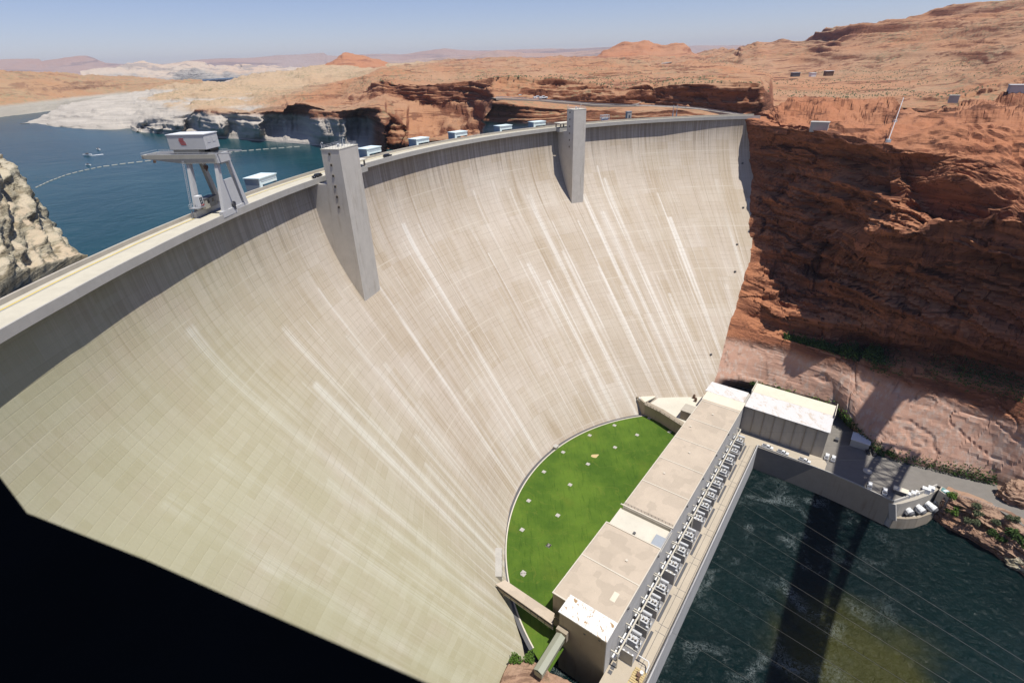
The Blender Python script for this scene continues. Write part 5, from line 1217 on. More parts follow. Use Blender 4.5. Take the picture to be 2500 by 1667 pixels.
# ---- right canyon wall
S = lambda pts: np.array(pts, float)
def wrow(first, pts):
    """first = pixel where the row meets the dam face; pts = (x, y, z)"""
    h = hit(*first)
    d = np.array([h[0]-DC[0], h[1]-DC[1]]); d /= np.hypot(*d)
    pre = h + np.array([d[0]*14-6, d[1]*14, 0])
    return [pre, h] + [W(x, y, z) for x, y, z in pts]
def rrow(first, ys, rs, xs=(1900, 2000, 2110, 2170, 2330, 2420, 2520, 2850)):
    h = hit(*first); d = np.array([h[0]-DC[0], h[1]-DC[1]]); d /= np.hypot(*d)
    return [h + np.array([d[0]*14-6, d[1]*14, 0]), h] + [at(x, y, r) for x, y, r in zip(xs, ys, rs)]
XB = (1905, 2030, 2110, 2170, 2330, 2420, 2520, 2850)
RWS = [
 wrow((1738, 938), [(1850, 952, 12), (2041, 1015, 12), (2140, 1125, 12), (2180, 1136, 12), (2340, 1174, 12), (2425, 1196, 12), (2520, 1232, 12), (2850, 1350, 12)]),
 wrow((1742, 922), [(1850, 940, 27), (2041, 992, 26), (2132, 1090, 19), (2185, 1112, 19), (2340, 1150, 19), (2425, 1168, 19), (2520, 1205, 19), (2850, 1320, 19)]),
 rrow((1766, 830), (880, 925, 975, 985, 1010, 1035, 1060, 1150), (339, 333, 327, 326, 328, 329, 329, 338), XB),
 rrow((1785, 776), (822, 856, 880, 900, 925, 945, 970, 1050), (346, 341, 341, 339, 339, 339, 338, 346), XB),
 rrow((1795, 752), (799, 824, 842, 850, 866, 890, 915, 995), (352, 354, 364, 367, 367, 366, 365, 370), XB),
 rrow((1803, 725), (770, 790, 800, 802, 810, 830, 850, 920), (353, 352, 352, 346, 344, 343, 343, 350), XB),
 rrow((1822, 660), (655, 640, 630, 630, 640, 650, 670, 740), (387, 382, 368, 357, 352, 348, 345, 352)),
 rrow((1830, 560), (560, 560, 560, 565, 575, 590, 610, 680), (407, 388, 350, 337, 332, 328, 326, 334)),
 rrow((1834, 430), (420, 425, 440, 448, 460, 478, 500, 570), (424, 400, 370, 355, 352, 349, 347, 354)),
 rrow((1828, 345), (345, 352, 380, 390, 406, 428, 458, 528), (430, 404, 374, 362, 362, 360, 358, 366)),
 rrow((1823, 303), (308, 320, 348, 358, 376, 402, 432, 500), (426, 398, 366, 358, 366, 366, 366, 374)),
 rrow((1823, 296), (297, 308, 322, 328, 340, 365, 385, 450), (434, 408, 384, 376, 380, 378, 376, 384)),
 rrow((1823, 295), (283, 285, 290, 292, 305, 305, 305, 360), (447, 424, 406, 400, 400, 398, 396, 402)),
 rrow((1823, 294.5), (268, 248, 243, 242, 262, 240, 207, 185), (490, 510, 490, 480, 450, 460, 490, 560)),
]
# the last rows leave the dam: first two stations sit on the rim behind the crest
for k, (yy, zz) in ((11, (291, 175.2)), (12, (286, 176.0)), (13, (276, 178.0))):
    RWS[k][0] = W(1800, yy-2, zz); RWS[k][1] = W(1832, yy, zz)
    if k >= 12: RWS[k][0] = at(1840, 287-(k-12)*6, 500); RWS[k][1] = at(1850, 285-(k-12)*9, 500)
cols = np.concatenate([np.linspace(0, 1, 6)[:-1], np.linspace(1, 2, 40)[:-1], np.linspace(2, 9, 330)])
G = []
for r in RWS:
    r = np.array(r); G.append(np.stack([np.interp(cols, np.arange(len(r)), r[:, i]) for i in range(3)], -1))
SUBR = [4, 18, 18, 6, 12, 34, 30, 34, 26, 12, 10, 12, 16]
P = rows_to_grid(G, SUBR); nr = P.shape[0]; kk = np.cumsum([0]+SUBR)
P = smooth_rows(P, 2)
n = gnormal(P)
fx = np.clip((cols-1)/0.8, 0, 1)[None, :]
amp = np.interp(np.arange(nr), [0, kk[1], kk[2], kk[3], kk[4], kk[5], kk[6], kk[7], kk[8], kk[9], kk[10], kk[13]], [.4, .8, 1.8, 1.2, .8, 3.0, 6.0, 6.5, 6.5, 5.0, 3.5, 5.0])[:, None]
u = P @ np.array([.83, -.56, 0.0]); w_ = P @ np.array([.56, .83, 0.0]); z = P[..., 2]
tz = z + 0.16*u + 0.10*w_                                     # dipping cross beds
strata = fbm(np.stack([u*0.012, w_*0.012, tz*0.085], -1), 6, gain=.6)
step = np.abs(fbm(np.stack([u*0.010, w_*0.010, (z-0.05*u)*0.05], -1)+9, 4))
alc = fbm(np.stack([u*0.018, w_*0.018, z*0.022], -1)+31, 4)   # scoops and alcoves
fine = fbm(np.stack([u*.09, w_*.09, tz*.30], -1)+5, 4)
crack = np.clip(1-np.abs(fbm(np.stack([u*.020, w_*.020, z*.004], -1)+77, 3))*9, 0, 1)
led = 1-2*np.abs(((tz*.075+fbm(np.stack([u*.015, w_*.015, z*.02], -1), 3)*.6) % 1.0)-.5)   # sharp bedding ledges
saw = ((tz*.105+fbm(np.stack([u*.02, w_*.02, z*.03], -1)+3, 3)*.8) % 1.0)
sawm = np.clip(.5+1.4*fbm(np.stack([u*.011, w_*.011, z*.02], -1)+51, 3), 0, 1)
D = ((.5-saw)*sawm*.75 + strata*0.75 + led*.45 - step*1.1 + np.clip(alc, -1, .4)*1.6 + fine*0.12 - crack*0.5)*amp
def cell(a, b_, seed):
    ib = np.floor(b_).astype(int); sh = _VAL[(ib*7+seed) & 511]*1.7
    return _VAL[(_PERM[(np.floor(a+sh).astype(int)*3+seed) & 511] + ib*5) & 511]
wob = fbm(np.stack([u*.03, w_*.03, z*.03], -1)+61, 3)
blocks = cell(u/30+wob*.6, tz/6.2+wob*.8, 11)*2.6 + cell(u/16+wob, tz/2.6+wob, 29)*.9 + cell(u/6, tz/1.1, 47)*.15
bm = np.clip(.35+1.3*fbm(np.stack([u*.013, w_*.013, z*.022], -1)+88, 3), .12, 1)
low = (np.arange(nr)[:, None] < kk[3])
bm = bm*np.where(np.arange(nr) > kk[10], .35, 1.0)[:, None]
D = D + blocks*bm
jt = np.clip(1-np.abs(fbm(np.stack([u*.035, w_*.035, z*.05], -1)+14, 3))*12, 0, 1)
D = np.where(low, (alc*.55+strata*.2)*amp + fine*.12 + blocks*.14 - jt*.9, D)*(.10+.90*fx)
P = P - n*D[..., None]*np.sign((n @ np.array([-.56, -.83, .3])).mean())*-1
tag(grid_obj("canyon_wall", P, M['rock_wall'], None, False), kind="structure")
WALLP, WALLK = P, kk
# pale lower wall in front of the bench, scaled to the same rows
# ---- rock bank by the river at lower right
B0 = [W(*r7(x, y), -.5) for x, y in ((1690, 1075), (1760, 1130), (1900, 1205), (2020, 1270), (2130, 1335), (2240, 1420), (2352, 1500), (2700, 1800))]
B1 = [W(*r7(x, y), 7.5) for x, y in ((1735, 1000), (1800, 1035), (1920, 1080), (2040, 1150), (2160, 1215), (2280, 1290), (2380, 1370), (2740, 1600))]
B2 = [W(*r7(x, y), 14.6) for x, y in ((1770, 935), (1850, 930), (1960, 985), (2080, 1040), (2200, 1090), (2310, 1150), (2420, 1210), (2780, 1400))]
B3 = [W(*r7(x, y), 15.8) for x, y in ((1790, 870), (1870, 900), (1990, 940), (2110, 990), (2230, 1035), (2352, 1100), (2470, 1160), (2800, 1320))]
st8 = np.linspace(0, 7, 220)
B4 = [W(*r7(x, y), 15.2) for x, y in ((1830, 820), (1910, 850), (2030, 890), (2150, 935), (2270, 985), (2392, 1045), (2510, 1105), (2840, 1260))]
B3 = [p+np.array([0, 0, .7]) for p in B3]
G = [np.stack([np.interp(st8, np.arange(8), np.array(r)[:, i]) for i in range(3)], -1) for r in (B0, B1, B2, B3, B4)]
P = smooth_rows(rows_to_grid(G, [26, 28, 20, 8]), 3); n = gnormal(P); n *= np.sign(n[..., 2:3])
w = np.interp(np.arange(P.shape[0]), [0, 8, 40, 56, 74, 82], [.15, 1, 1, .5, .12, .02])[:, None]
q = P.copy(); q[..., 2] *= 3
P = P + n*((fbm(q*np.array([.07, .07, .12]), 5)*2.6 + .9 - np.abs(fbm(P*.12+3, 4))*2.2 + fbm(P*.5, 3)*.35 + _VAL[(np.floor(P[..., 0]/3.2+P[..., 2]*.4).astype(int)*7+np.floor(P[..., 1]/2.6).astype(int)*13) & 511]*.45)*w)[..., None]
tag(grid_obj("river_bank", P, M['rock_bank'], None, False), kind="structure")
# big boulder beside the road and small bank rocks
def boulder(name, c, r, seed, mat, lab, cat="boulder", group=None):
    th = np.linspace(0, 2*np.pi, 70); ph_ = np.linspace(-.5*np.pi, .5*np.pi, 40)
    T, F = np.meshgrid(th, ph_); d = np.stack([np.cos(T)*np.cos(F), np.sin(T)*np.cos(F), np.sin(F)], -1)
    k = 1 + .26*fbm(d*1.3+seed, 3) + .10*fbm(d*np.array([3, 3, 9])+seed, 4) - .10*np.abs(fbm(d*2.6+seed+9, 3))
    k[:, -1] = k[:, 0]
    P = np.array(c) + d*np.array(r)*k[..., None]
    return tag(grid_obj(name, P, mat, None, False), lab, cat, group)
boulder("boulder", W(*r7(2318, 925), 17.5), (9, 7, 7), 3, M['rock_bank'], "big rounded red boulder at the road's end by the right edge")
boulder("boulder", W(*r7(2335, 1395), 2), (6, 5, 4), 8, M['rock_left'], "pale boulder at the waterline by the right edge")

# ---- left abutment rock beside the crest road
xs = np.arange(-260, 215, 3.0)
rows = [row(xs, [(-260, 860), (0, 770), (100, 720), (215, 680)], [(-260, 140), (0, 165), (100, 183), (215, 206)]),
        row(xs, [(-260, 770), (0, 680), (100, 648), (190, 622), (215, 622)], [(-260, 142), (0, 168), (100, 185), (190, 205), (215, 209)]),
        row(xs, [(-260, 500), (0, 545), (60, 560), (120, 590), (190, 621), (215, 624)], [(-260, 160), (0, 188), (120, 206), (190, 214), (215, 217)]),
        row(xs, [(-260, 200), (-100, 300), (0, 388), (30, 415), (60, 458), (85, 495), (105, 525), (125, 560), (150, 590), (188, 621), (215, 626)], [(-260, 195), (0, 224), (120, 228), (190, 226), (215, 226)]),
        row(xs, [(-260, 190), (-100, 295), (0, 386), (30, 416), (60, 462), (85, 500), (105, 530), (125, 565), (150, 596), (188, 640), (215, 660)], [(-260, 225), (0, 250), (120, 252), (215, 246)]),
        row(xs, [(-260, 600), (0, 560), (215, 700)], [(-260, 235), (0, 262), (215, 252)])]
P = smooth_rows(rows_to_grid(rows, [4, 30, 30, 8, 6]), 2); n = gnormal(P)
n *= np.sign((n*(-P*np.array([1, 1, 0]))).sum(-1).mean())
nr = P.shape[0]
q = P.copy(); tz = q[..., 2] + .45*q[..., 0] - .2*q[..., 1]
f = fbm(np.stack([q[..., 0]*.05, q[..., 1]*.05, tz*.22], -1), 5)*2.6 - np.abs(fbm(q*.09+3, 4))*2.0 + fbm(q*.4, 4)*.6
w = np.interp(np.arange(nr), [0, 5, 12, nr-8, nr], [0, .2, 1, 1, 0])[:, None]*np.interp(xs, [-260, 150, 200], [1, .9, .15])[None, :]
P = P + n*(f*w)[..., None]
tag(grid_obj("abutment_rock", P, M['rock_left']), kind="structure")

# ---- rock ledge under the near walkway and left bank below the window
P0 = [W(*r2(x, y), 17) for x, y in ((235, 1500), (300, 1330), (345, 1245), (450, 1195), (560, 1190), (700, 1290), (860, 1370), (1000, 1460), (1100, 1600), (1000, 1800), (200, 1800))]
b = MB(); n0 = len(P0); cen = sum(P0)/n0
lv = [(1.10, -19), (1.03, -6), (1.0, -1.2), (.93, .4), (.6, 1.2), (.25, 1.5)]
G = []
for s, dz in lv:
    ringp = np.array([cen+(p-cen)*s+[0, 0, dz] for p in P0+[P0[0]]]); tq = np.linspace(0, n0, 120)
    G.append(np.stack([np.interp(tq, np.arange(n0+1), ringp[:, i]) for i in range(3)], -1))
P = rows_to_grid(G, [8, 8, 8, 14, 14]); 
dd = fbm(P*.16, 5)*1.1 - np.abs(fbm(P*.3+4, 3))*.6; dd[:, -1] = dd[:, 0]
P = P + dd[..., None]*np.array([.6, .6, .5])
P = np.concatenate([P, np.repeat((cen+[0, 0, 1.5])[None, None], P.shape[1], 1)], 0)
tag(grid_obj("rock_ledge", P, M['rock_bank'], None, False), kind="structure")
xs_ = np.linspace(-70, 60, 60); ys_ = [(-30, 214), (2, 209), (6, 195), (24, 130), (34, 80), (40, 40), (44, -3)]
P = np.array([[[x, y-.25*max(0, x-10)-.1*max(0, -x-30), z] for x in xs_] for y, z in ys_]); P = np.array(rows_to_grid(list(P), [3, 4, 8, 8, 8, 8]))
P = P + fbm(P*.06, 4)[..., None]*np.array([0, -2.0, -1.0])
tag(grid_obj("near_bank", P, M['rock_low']), kind="structure")

# ---- far highway
def ribbon(name, pts, w, lift=1.0, mat='road_far'):
    c = [at(x, y, r)+[0, 0, lift] for x, y, r in pts]; c = np.array(c); t = np.linspace(0, len(c)-1, len(c)*6)
    c = np.stack([np.interp(t, np.arange(len(c)), c[:, i]) for i in range(3)], -1)
    d = np.gradient(c, axis=0); s = np.stack([-d[:, 1], d[:, 0], 0*d[:, 0]], -1); s /= np.linalg.norm(s, axis=1, keepdims=True)
    P = np.stack([c-s*w/2-[0, 0, 1.5], c-s*w/2, c+s*w/2, c+s*w/2-[0, 0, 1.5]], 0)
    return tag(grid_obj(name, P, M[mat], None, False), kind="structure"), c
_, hc = ribbon("highway", [(1205, 242, 524), (1222, 241, 527), (1280, 244, 532), (1330, 247.5, 536), (1390, 252, 536), (1450, 257, 536), (1530, 260, 540), (1590, 260.5, 541), (1690, 265.5, 524), (1750, 273, 517), (1815, 283, 510), (1850, 287, 506)], 11, .6)
ribbon("highway_branch", [(1540, 260, 541), (1556, 252, 552), (1562, 243, 566), (1568, 234, 585), (1580, 226, 605), (1592, 219, 625)], 10, 1.2)
ribbon("dirt_track", [(1560, 171, 1350), (1575, 166, 1420), (1600, 160, 1550), (1640, 153, 1900)], 14, 2.0)
#ribbon("dirt_track", [(890, 245, 730), (905, 225, 780), (918, 208, 830), (932, 200, 880), (936, 192, 1000)], 12, 2.0)
gr = MB()
for p, q in zip(hc[:-1:3], hc[3::3]):
    d = unit(q-p); s = np.array([-d[1], d[0], 0])
    s = s if s @ p < 0 else -s
    gr.bar(p+s*5.2+[0, 0, 1.1], q+s*5.2+[0, 0, 1.1], .25, .5); gr.bar(p+s*5.2, p+s*5.2+[0, 0, 1.3], .3)
tag(gr.build("guard_rail", M['steel']), "long thin guard rail along the far highway above the dam", "guard rail")
for k, (x, y, r, lab) in enumerate(((1312, 241.5, 541, "white vehicle parked at the far overlook, left of two"), (1326, 241.8, 541, "white vehicle parked at the far overlook, right of two"))):
    o = copy_tree(tr); o.location = at(x, y, r); o.rotation_euler = (0, 0, .3); o.scale = (1.5,)*3; tag(o, lab, "pickup truck", "vehicles at the far overlook")
q = at(1270, 241, 540); b = MB(); b.box(q+[0, 0, 1.6], (2.2, 2.0, 3.2)); b.box(q+[0, 0, 3.3], (2.6, 2.4, .25)); tag(b.build("kiosk", M['blue']), "small pale kiosk beside the far overlook road", "kiosk")
# huts on the plain, box on the rim, pipe down the rim
for x, y, r, sx, h, mat, lab in ((1941, 186, 1000, 11, 5.5, 'dkgrey', "small dark hut on the plain, left of three"), (1983, 186, 1000, 7, 5, 'white', "small white hut on the plain, between two larger ones"), (2022, 184, 1000, 11, 6.5, 'rust', "brown hut with pale roof on the plain, right of three")):
    q = at(x, y, r); root = thing("desert_hut", lab, "hut", q, group="huts on the plain")
    b = MB(); b.box(q+[0, 0, h/2-1], (sx, 8, h)); b.build("wall", M[mat], root); b = MB(); b.box(q+[0, 0, h-.8], (sx+1, 9, .6)); b.build("roof", M['white'] if mat != 'dkgrey' else M['steel'], root)
q = at(1998, 321, 406); b = MB(); b.box(q+[0, 0, 2.6], (10, 6, 5.5), unit([.83, -.56, 0])); b.box(q+[0, 0, 5.5], (10.6, 6.6, .4), unit([.83, -.56, 0])); tag(b.build("concrete_block", M['conc_grey']), "square concrete block perched on the canyon rim by the dam end", "concrete block")
q = at(2500, 222, 470); b = MB(); b.box(q+[0, 0, -3], (15, 10, 12), unit([.83, -.56, 0])); b.box(q+[0, 0, 3.2], (15.6, 10.6, .5), unit([.83, -.56, 0])); tag(b.build("concrete_block", M['wall_lav']), "large grey concrete block on the rim at the right edge", "concrete block")
q = at(2328, 243, 452); b = MB(); b.box(q+[0, 0, 0], (5, 4, 4), unit([.83, -.56, 0])); b.box(q+[0, 0, 2.2], (5.4, 4.4, .4), unit([.83, -.56, 0])); tag(b.build("concrete_block", M['conc_grey']), "small concrete block on the rim above the white pipe's right", "concrete block")
b = MB(); p0, p1, m = at(2205, 243, 478), at(2168, 347, 362), at(2186, 296, 404)
b.path([p0+[0, 0, 1], m, p1+[0, 0, 1]], .2, 8); b.box(m, (1.4, 1.4, 1.2)); b.box(p1+[0, 0, .6], (1.8, 1.8, 1.6)); tag(b.build("rim_pipe", M['crane']), "long white pipe running down the rocks of the canyon rim", "pipe")

# ================================================================== PLANTS
def leaf_clump(n, rx, ry, rz, size, seed):
    r = np.random.RandomState(seed); b = MB()
    for _ in range(n):
        d = r.normal(size=3); d /= np.linalg.norm(d); k = r.rand()**.4
        lob = 1 + .35*math.sin(3*math.atan2(d[1], d[0])+seed)
        c = d*k*np.array([rx*lob, ry*lob, rz]) + [0, 0, rz*.9]
        u = unit(r.normal(size=3)); v = unit(np.cross(u, r.normal(size=3))); s = size*(.6+.8*r.rand())
        b.add([c-u*s-v*s*.5, c+u*s-v*s*.5, c+u*s+v*s*.5, c-u*s+v*s*.5], [(0, 1, 2, 3)])
    return b
def make_shrub(seed, mat, n=420):
    root = empty("shrub", (0, 0, 0))
    leaf_clump(n, 1.25, 1.1, .95, .17, seed).build("foliage", mat, root)
    b = MB()
    r = np.random.RandomState(seed)
    for k in range(4): a = k*1.6+r.rand(); b.cyl((0, 0, -.2), (.5*math.cos(a), .5*math.sin(a), .9), .09, .04, 5)
    b.build("stem", M['stem'], root); return root
SH = [make_shrub(1, M['leaf']), make_shrub(5, M['leaf2']), make_shrub(9, M['leaf3'])]
used = [False]*3
def shrub(kind, pos, s, lab, group):
    o = SH[kind]
    if used[kind]: o = copy_tree(SH[kind])
    used[kind] = True
    o.location = pos; o.scale = (s, s, s*.9); o.rotation_euler = (0, 0, (pos[0]*7.3) % 6.28); tag(o, lab, "shrub", group)
g = "shrubs by the machine shop and cliff foot"
shrub(0, W(1776, 930, 26), 2.6, "round green shrub on bare soil between dam and machine shop", g)
shrub(0, W(1836, 938, 27), 1.6, "low green shrub at the back corner of the machine shop, left side", g)
for k, (x, y, s, lab) in enumerate(((1895, 958, 2.4, "green shrub behind the machine shop roof, left end of the green strip"), (1916, 965, 2.2, "green shrub behind the machine shop roof, second along the strip"), (1950, 982, 1.8, "small green shrub behind the middle of the machine shop roof"), (1985, 992, 2.2, "green shrub behind the machine shop roof, second from the right end"), (2018, 1003, 2.2, "green shrub behind the machine shop roof at its right end"))):
    shrub(2 if k % 2 else 0, W(x, y, 29), s, lab, g)
for k, (x, y, z, s, lab) in enumerate(((1065, 325, 20, 2.4, "upper dark shrub on the slope right of the machine shop"), (1085, 350, 20, 2.6, "lower dark shrub on the slope right of the machine shop"), (1270, 525, 17, 2.4, "shrub on the shaded verge beside the parked dark cars"), (1360, 470, 18, 3.0, "tall shrub in the lattice shadow at the cliff foot"), (1345, 550, 17, 3.0, "bushy shrub in the lattice shadow above the road"), (1380, 620, 17, 2.2, "small shrub where the lattice shadow meets the road edge"), (1430, 520, 18, 1.6, "low shrub just right of the lattice shadow"))):
    shrub(0 if k % 3 else 2, W(*r7(x, y), z), s, lab, g)
g2 = "shrubs on the river bank"
bank = [(1850, 1010, 5, 2.6, 2, "bright green clump at the inner corner below the tan box"), (1830, 1040, 4, 2.2, 2, "bright clump above the green water by the outlet"), (2010, 1000, 12.5, 1.7, 1, "sage shrub at the upper left of the bank, near the road"), (2010, 1050, 10, 1.8, 1, "sage shrub below the road, second one down the bank"),
        (1940, 1100, 6.5, 1.6, 1, "sage shrub in the middle bank, left of a pair"), (2000, 1115, 6.5, 1.7, 1, "sage shrub in the middle bank, right of a pair"), (2150, 1115, 9, 1.6, 1, "sage shrub in the centre of the rock bank"), (2120, 1190, 5, 1.8, 0, "dark green shrub low on the bank"), (2240, 1080, 13, 1.5, 1, "sage shrub high on the bank near the road's end, left of a pair"),
        (2290, 1090, 13, 1.5, 1, "sage shrub high on the bank near the road's end, right of a pair"), (2280, 1215, 8, 3.0, 0, "large dark green shrub at the right edge of the bank"), (2190, 1240, 4, 2.0, 0, "green shrub near the pale waterline rocks"), (2330, 1270, 6, 2.8, 0, "lowest large green shrub at the right edge"), (1830, 925, 15, 2.0, 2, "bright clump beside the tan box and fence")]
for x, y, z, s, kd, lab in bank: shrub(kd, W(*r7(x, y), min(z+2.6, 16)), s, lab, g2)
for k, (x, y) in enumerate(((425, 1225), (560, 1215))):
    shrub(2, W(*r2(x, y), 17), 1.9, ("bright green clump at the dam foot on the near rock ledge" if k == 0 else "bright green clump beside the gabled walkway's lower end"), g2)
# dense strip of reeds and bushes along the seep line of the canyon wall
def strip(name, k_row, c0, c1, n, size, mat, seed, dz=(0, 2.5), spread=2):
    r = np.random.RandomState(seed); b = MB()
    for _ in range(n):
        j = int(c0+(c1-c0)*r.rand()); i = int(np.clip(k_row+r.normal()*spread, 0, WALLP.shape[0]-1))
        den = vnoise(np.array([[j*.09+seed, 0, 0]]))[0]
        if den < -.75+.3*r.rand(): continue
        c = WALLP[i, j] + np.array([-.56, -.83, 0])*(.6+r.rand()*1.6) + [0, 0, dz[0]+(dz[1]-dz[0])*r.rand()**1.6*(1+den)]
        u = unit(r.normal(size=3)); v = unit(np.cross(u, r.normal(size=3))); s = size*(.5+r.rand())
        b.add([c-u*s-v*s*.6, c+u*s-v*s*.6, c+u*s+v*s*.6, c-u*s+v*s*.6], [(0, 1, 2, 3)])
    return tag(b.build(name, mat), kind="stuff")
nc = WALLP.shape[1]
strip("seep_bushes", WALLK[4]-3, 48, 175, 7000, .40, M['leaf'], 3, (0, 2.6), 1.2)
strip("seep_bushes", WALLK[4]-4, 150, nc-1, 2600, .36, M['leaf'], 4, (0, 1.8), 2.2)
strip("cliff_foot_grass", WALLK[1]-2, 40, 110, 2600, .40, M['leaf3'], 6, (-.3, 1.0), 2.2)
strip("cliff_foot_grass", WALLK[1], 100, nc-60, 2500, .35, M['leaf'], 7, (0, .9), 1.6)
# desert scrub over the plateau, uncountable
r = np.random.RandomState(11); b = MB(); deps = bpy.context.evaluated_depsgraph_get()
pl = bpy.data.objects["desert_plateau"]
PV = P2[kk_pl[3]:kk_pl[4]+14]
for _ in range(7000):
    i = int(PV.shape[0]*r.rand()**1.5); j = int(PV.shape[1]*(.30+.70*r.rand())); i = min(i, PV.shape[0]-1); j = min(j, PV.shape[1]-1)
    if vnoise(np.array([[PV[i, j, 0]*.012, PV[i, j, 1]*.012, 5.0]]))[0] < -.05: continue
    c = PV[i, j] + [r.normal()*2, r.normal()*2, .3]; s = .35+.75*r.rand()
    vs = [c+[s, 0, 0], c+[0, s, 0], c+[-s, 0, 0], c+[0, -s, 0], c+[0, 0, s*1.1]]
    b.add(vs, [(0, 1, 4), (1, 2, 4), (2, 3, 4), (3, 0, 4)])
tag(b.build("desert_scrub", M['leaf2']), kind="stuff")

# ================================================================== LAKE THINGS
def boat(q, L, ang, lab):
    root = thing("motor_boat", lab, "boat", q, ang, "motor boats on the lake")
    b = MB(); w = L*.3
    b.hexa([(-L/2, -w*.4, -.2), (L*.3, -w*.35, -.2), (L*.3, w*.35, -.2), (-L/2, w*.4, -.2)], [(-L/2, -w/2, L*.13), (L*.3, -w/2, L*.15), (L*.3, w/2, L*.15), (-L/2, w/2, L*.13)])
    b.add([(L*.3, -w*.35, -.2), (L*.3, w*.35, -.2), (L*.3, -w/2, L*.15), (L*.3, w/2, L*.15), (L*.52, 0, L*.17)], [(0, 4, 2), (1, 3, 4), (2, 4, 3), (0, 1, 4)])
    b.build("hull", M['white'], root, world=False)
    b = MB(); b.box((-.05*L, 0, L*.21), (L*.3, w*.75, L*.16)); b.build("cabin", M['dkgrey'], root, world=False)
    return root
wk = thing
for (x, y, L, a, lab) in ((213, 380, 9, 3.4, "white motor boat trailing a long wake, left of the group"), (240, 366, 7, 2.6, "small white motor boat farthest out of the group"), (215, 404, 6, 2.9, "dark little motor boat nearest to the buoy line")):
    boat(W(x, y, 140.02), L, a, lab)
p0, p1 = W(216, 381, 140), W(252, 377, 140); b = MB(); d = unit(p1-p0); s = np.array([-d[1], d[0], 0])
b.add([p0+[0, 0, .03], p0*.6+p1*.4+s*2.2+[0, 0, .03], p1+s*3+[0, 0, .03], p1-s*3+[0, 0, .03], p0*.6+p1*.4-s*2.2+[0, 0, .03]], [(0, 4, 3, 2, 1)]); tag(b.build("boat_wake", M['white']), kind="stuff")
bl = [(86, 459), (120, 443), (160, 428), (205, 416), (250, 407), (310, 399), (372, 392), (460, 382), (553, 372), (640, 365), (735, 358)]
pts = [W(x, y, 140.1) for x, y in bl]; b = MB()
for p, q in zip(pts[:-1], pts[1:]):
    L = np.linalg.norm(q-p); m = max(3, int(L/7))
    for k in range(m):
        a, c = p+(q-p)*(k+.1)/m, p+(q-p)*(k+.82)/m; b.cyl(a, c, .42, n=6)
tag(b.build("buoy_line", M['crane_tan']), "long pale floating buoy line curving across the lake", "buoy line")

# ================================================================== BRIDGE (outside the frame, its shadow falls on the river)
ep = unit(np.array([.815, -.58, 0])); et = np.array([-ep[1], ep[0], 0])
def BP(p, t, z): return ep*p + et*t + np.array([0, 0, z])
br = thing("arch_bridge", "long steel deck arch bridge crossing the canyon beyond the right edge", "bridge", BP(86, 150, 212))
ZB = 211.0; T0, T1 = -45.0, 345.0
b = MB(); b.hexa([BP(79.3, T0, ZB-1.2), BP(93.3, T0, ZB-1.2), BP(93.3, T1, ZB-1.2), BP(79.3, T1, ZB-1.2)], [BP(79.3, T0, ZB), BP(93.3, T0, ZB), BP(93.3, T1, ZB), BP(79.3, T1, ZB)]); b.build("deck", M['conc_grey'], br)
def zarch(t, d): s = (t-150)/160.0; return ZB-2.6-d*(.55+.45*min(1, abs(s))) - 54*s*s*(1 if d < 4 else .93)
tl = np.linspace(-10, 310, 33)
for p in (79.8, 92.8):
    b = MB()
    for a, c in zip(tl[:-1], tl[1:]):
        b.bar(BP(p, a, zarch(a, 0)), BP(p, c, zarch(c, 0)), 1.3); b.bar(BP(p, a, zarch(a, 10)), BP(p, c, zarch(c, 10)), 1.3)
        b.bar(BP(p, a, zarch(a, 0)), BP(p, c, zarch(c, 10)), .8); b.bar(BP(p, a, zarch(a, 10)), BP(p, a, zarch(a, 0)), .8)
    b.build("arch_rib", M['steel'], br)
b = MB()
for a, c in zip(tl[:-1], tl[1:]):
    for d in (0, 10):
        b.bar(BP(79.8, a, zarch(a, d)), BP(92.8, a, zarch(a, d)), .7); b.bar(BP(79.8, a, zarch(a, d)), BP(92.8, c, zarch(c, d)), .6); b.bar(BP(92.8, a, zarch(a, d)), BP(79.8, c, zarch(c, d)), .6)
b.build("cross_bracing", M['steel'], br)
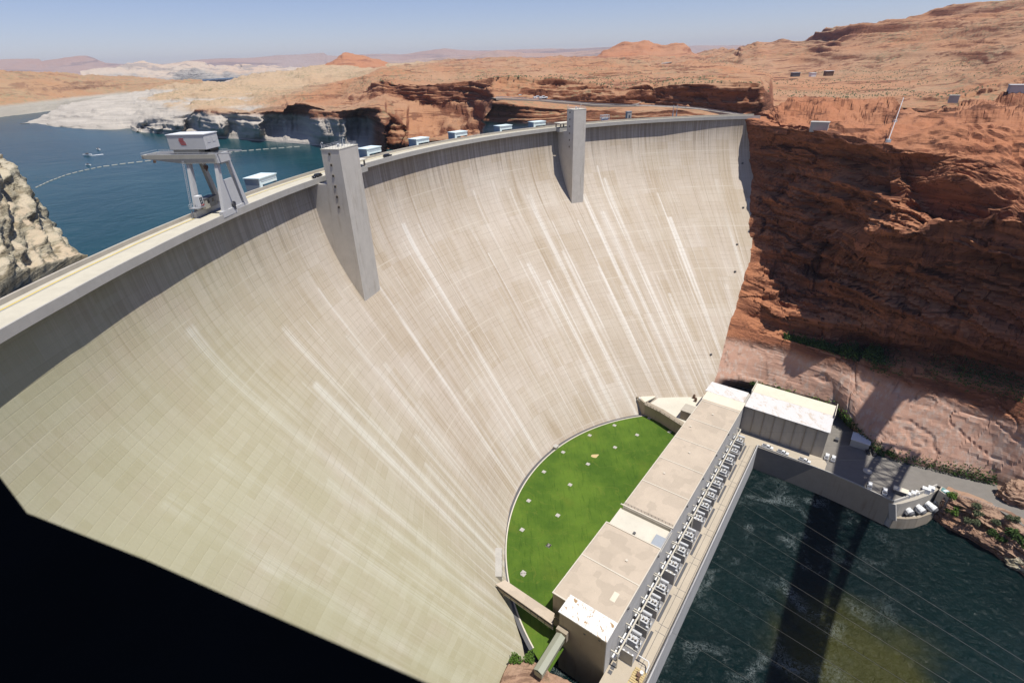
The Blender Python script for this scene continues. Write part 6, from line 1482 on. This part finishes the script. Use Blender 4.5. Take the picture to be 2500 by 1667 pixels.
for a in tl[::2]:
    b = MB()
    for p in (79.8, 92.8): b.bar(BP(p, a, zarch(a, 0)), BP(p, a, ZB-1.2), .9)
    b.bar(BP(79.8, a, (zarch(a, 0)+ZB)/2), BP(92.8, a, (zarch(a, 0)+ZB)/2), .6); b.build("column", M['steel'], br)
for p in (79.4, 93.2):
    b = MB()
    for z in (.6, 1.2): b.bar(BP(p, T0, ZB+z), BP(p, T1, ZB+z), .12)
    for t in np.arange(T0, T1, 4): b.bar(BP(p, t, ZB), BP(p, t, ZB+1.2), .12)
    b.build("railing", M['steel'], br)

# ================================================================== VISITOR CENTRE WINDOW LEDGE under the camera
vc = thing("visitor_centre", "black window ledge of the visitor centre in the lower left corner", "building", (0, 0, 217))
zl = 217.25
L = [W(-260, 870, zl), W(0, 1163, zl), W(64, 1248, zl), W(360, 1364, zl), W(600, 1470, zl), W(1075, 1676, zl), W(1500, 1870, zl)]
b = MB(); b.prism([p for p in L] + [np.array([1.2, -.9, 0]), np.array([-1.6, -.9, 0])], zl-.35, zl); b.build("window_ledge", M['ledge'], vc, bevel=.004)
b = MB(); b.prism([(-8, -8), (8, -8), (8, -1.0), (-8, -1.0)], 216.2, 216.5); b.build("floor", M['ledge'], vc)
b = MB(); b.prism([(-9, -9), (9, -9), (9, 1.6), (-9, 1.6)], 221.0, 221.5); b.build("roof", M['ledge'], vc)
b = MB(); b.prism([(-8, -8.4), (8, -8.4), (8, -8.0), (-8, -8.0)], 216.5, 221.0); b.build("back_wall", M['ledge'], vc)

# ================================================================== HAZE
b = MB(); b.hexa([(-16000, -700, -8), (16000, -700, -8), (16000, 15500, -8), (-16000, 15500, -8)], [(-16000, -700, 520), (16000, -700, 520), (16000, 15500, 520), (-16000, 15500, 520)])
hm = bpy.data.materials.new("haze"); hm.use_nodes = True; t = hm.node_tree
for nd in list(t.nodes): t.nodes.remove(nd)
out = t.nodes.new("ShaderNodeOutputMaterial"); pv = t.nodes.new("ShaderNodeVolumePrincipled")
pv.inputs["Color"].default_value = (0.58, 0.72, 1.0, 1); pv.inputs["Density"].default_value = 3.6e-5; pv.inputs["Anisotropy"].default_value = 0.2
t.links.new(pv.outputs[0], out.inputs["Volume"])
hz = b.build("haze", hm); tag(hz, kind="stuff")
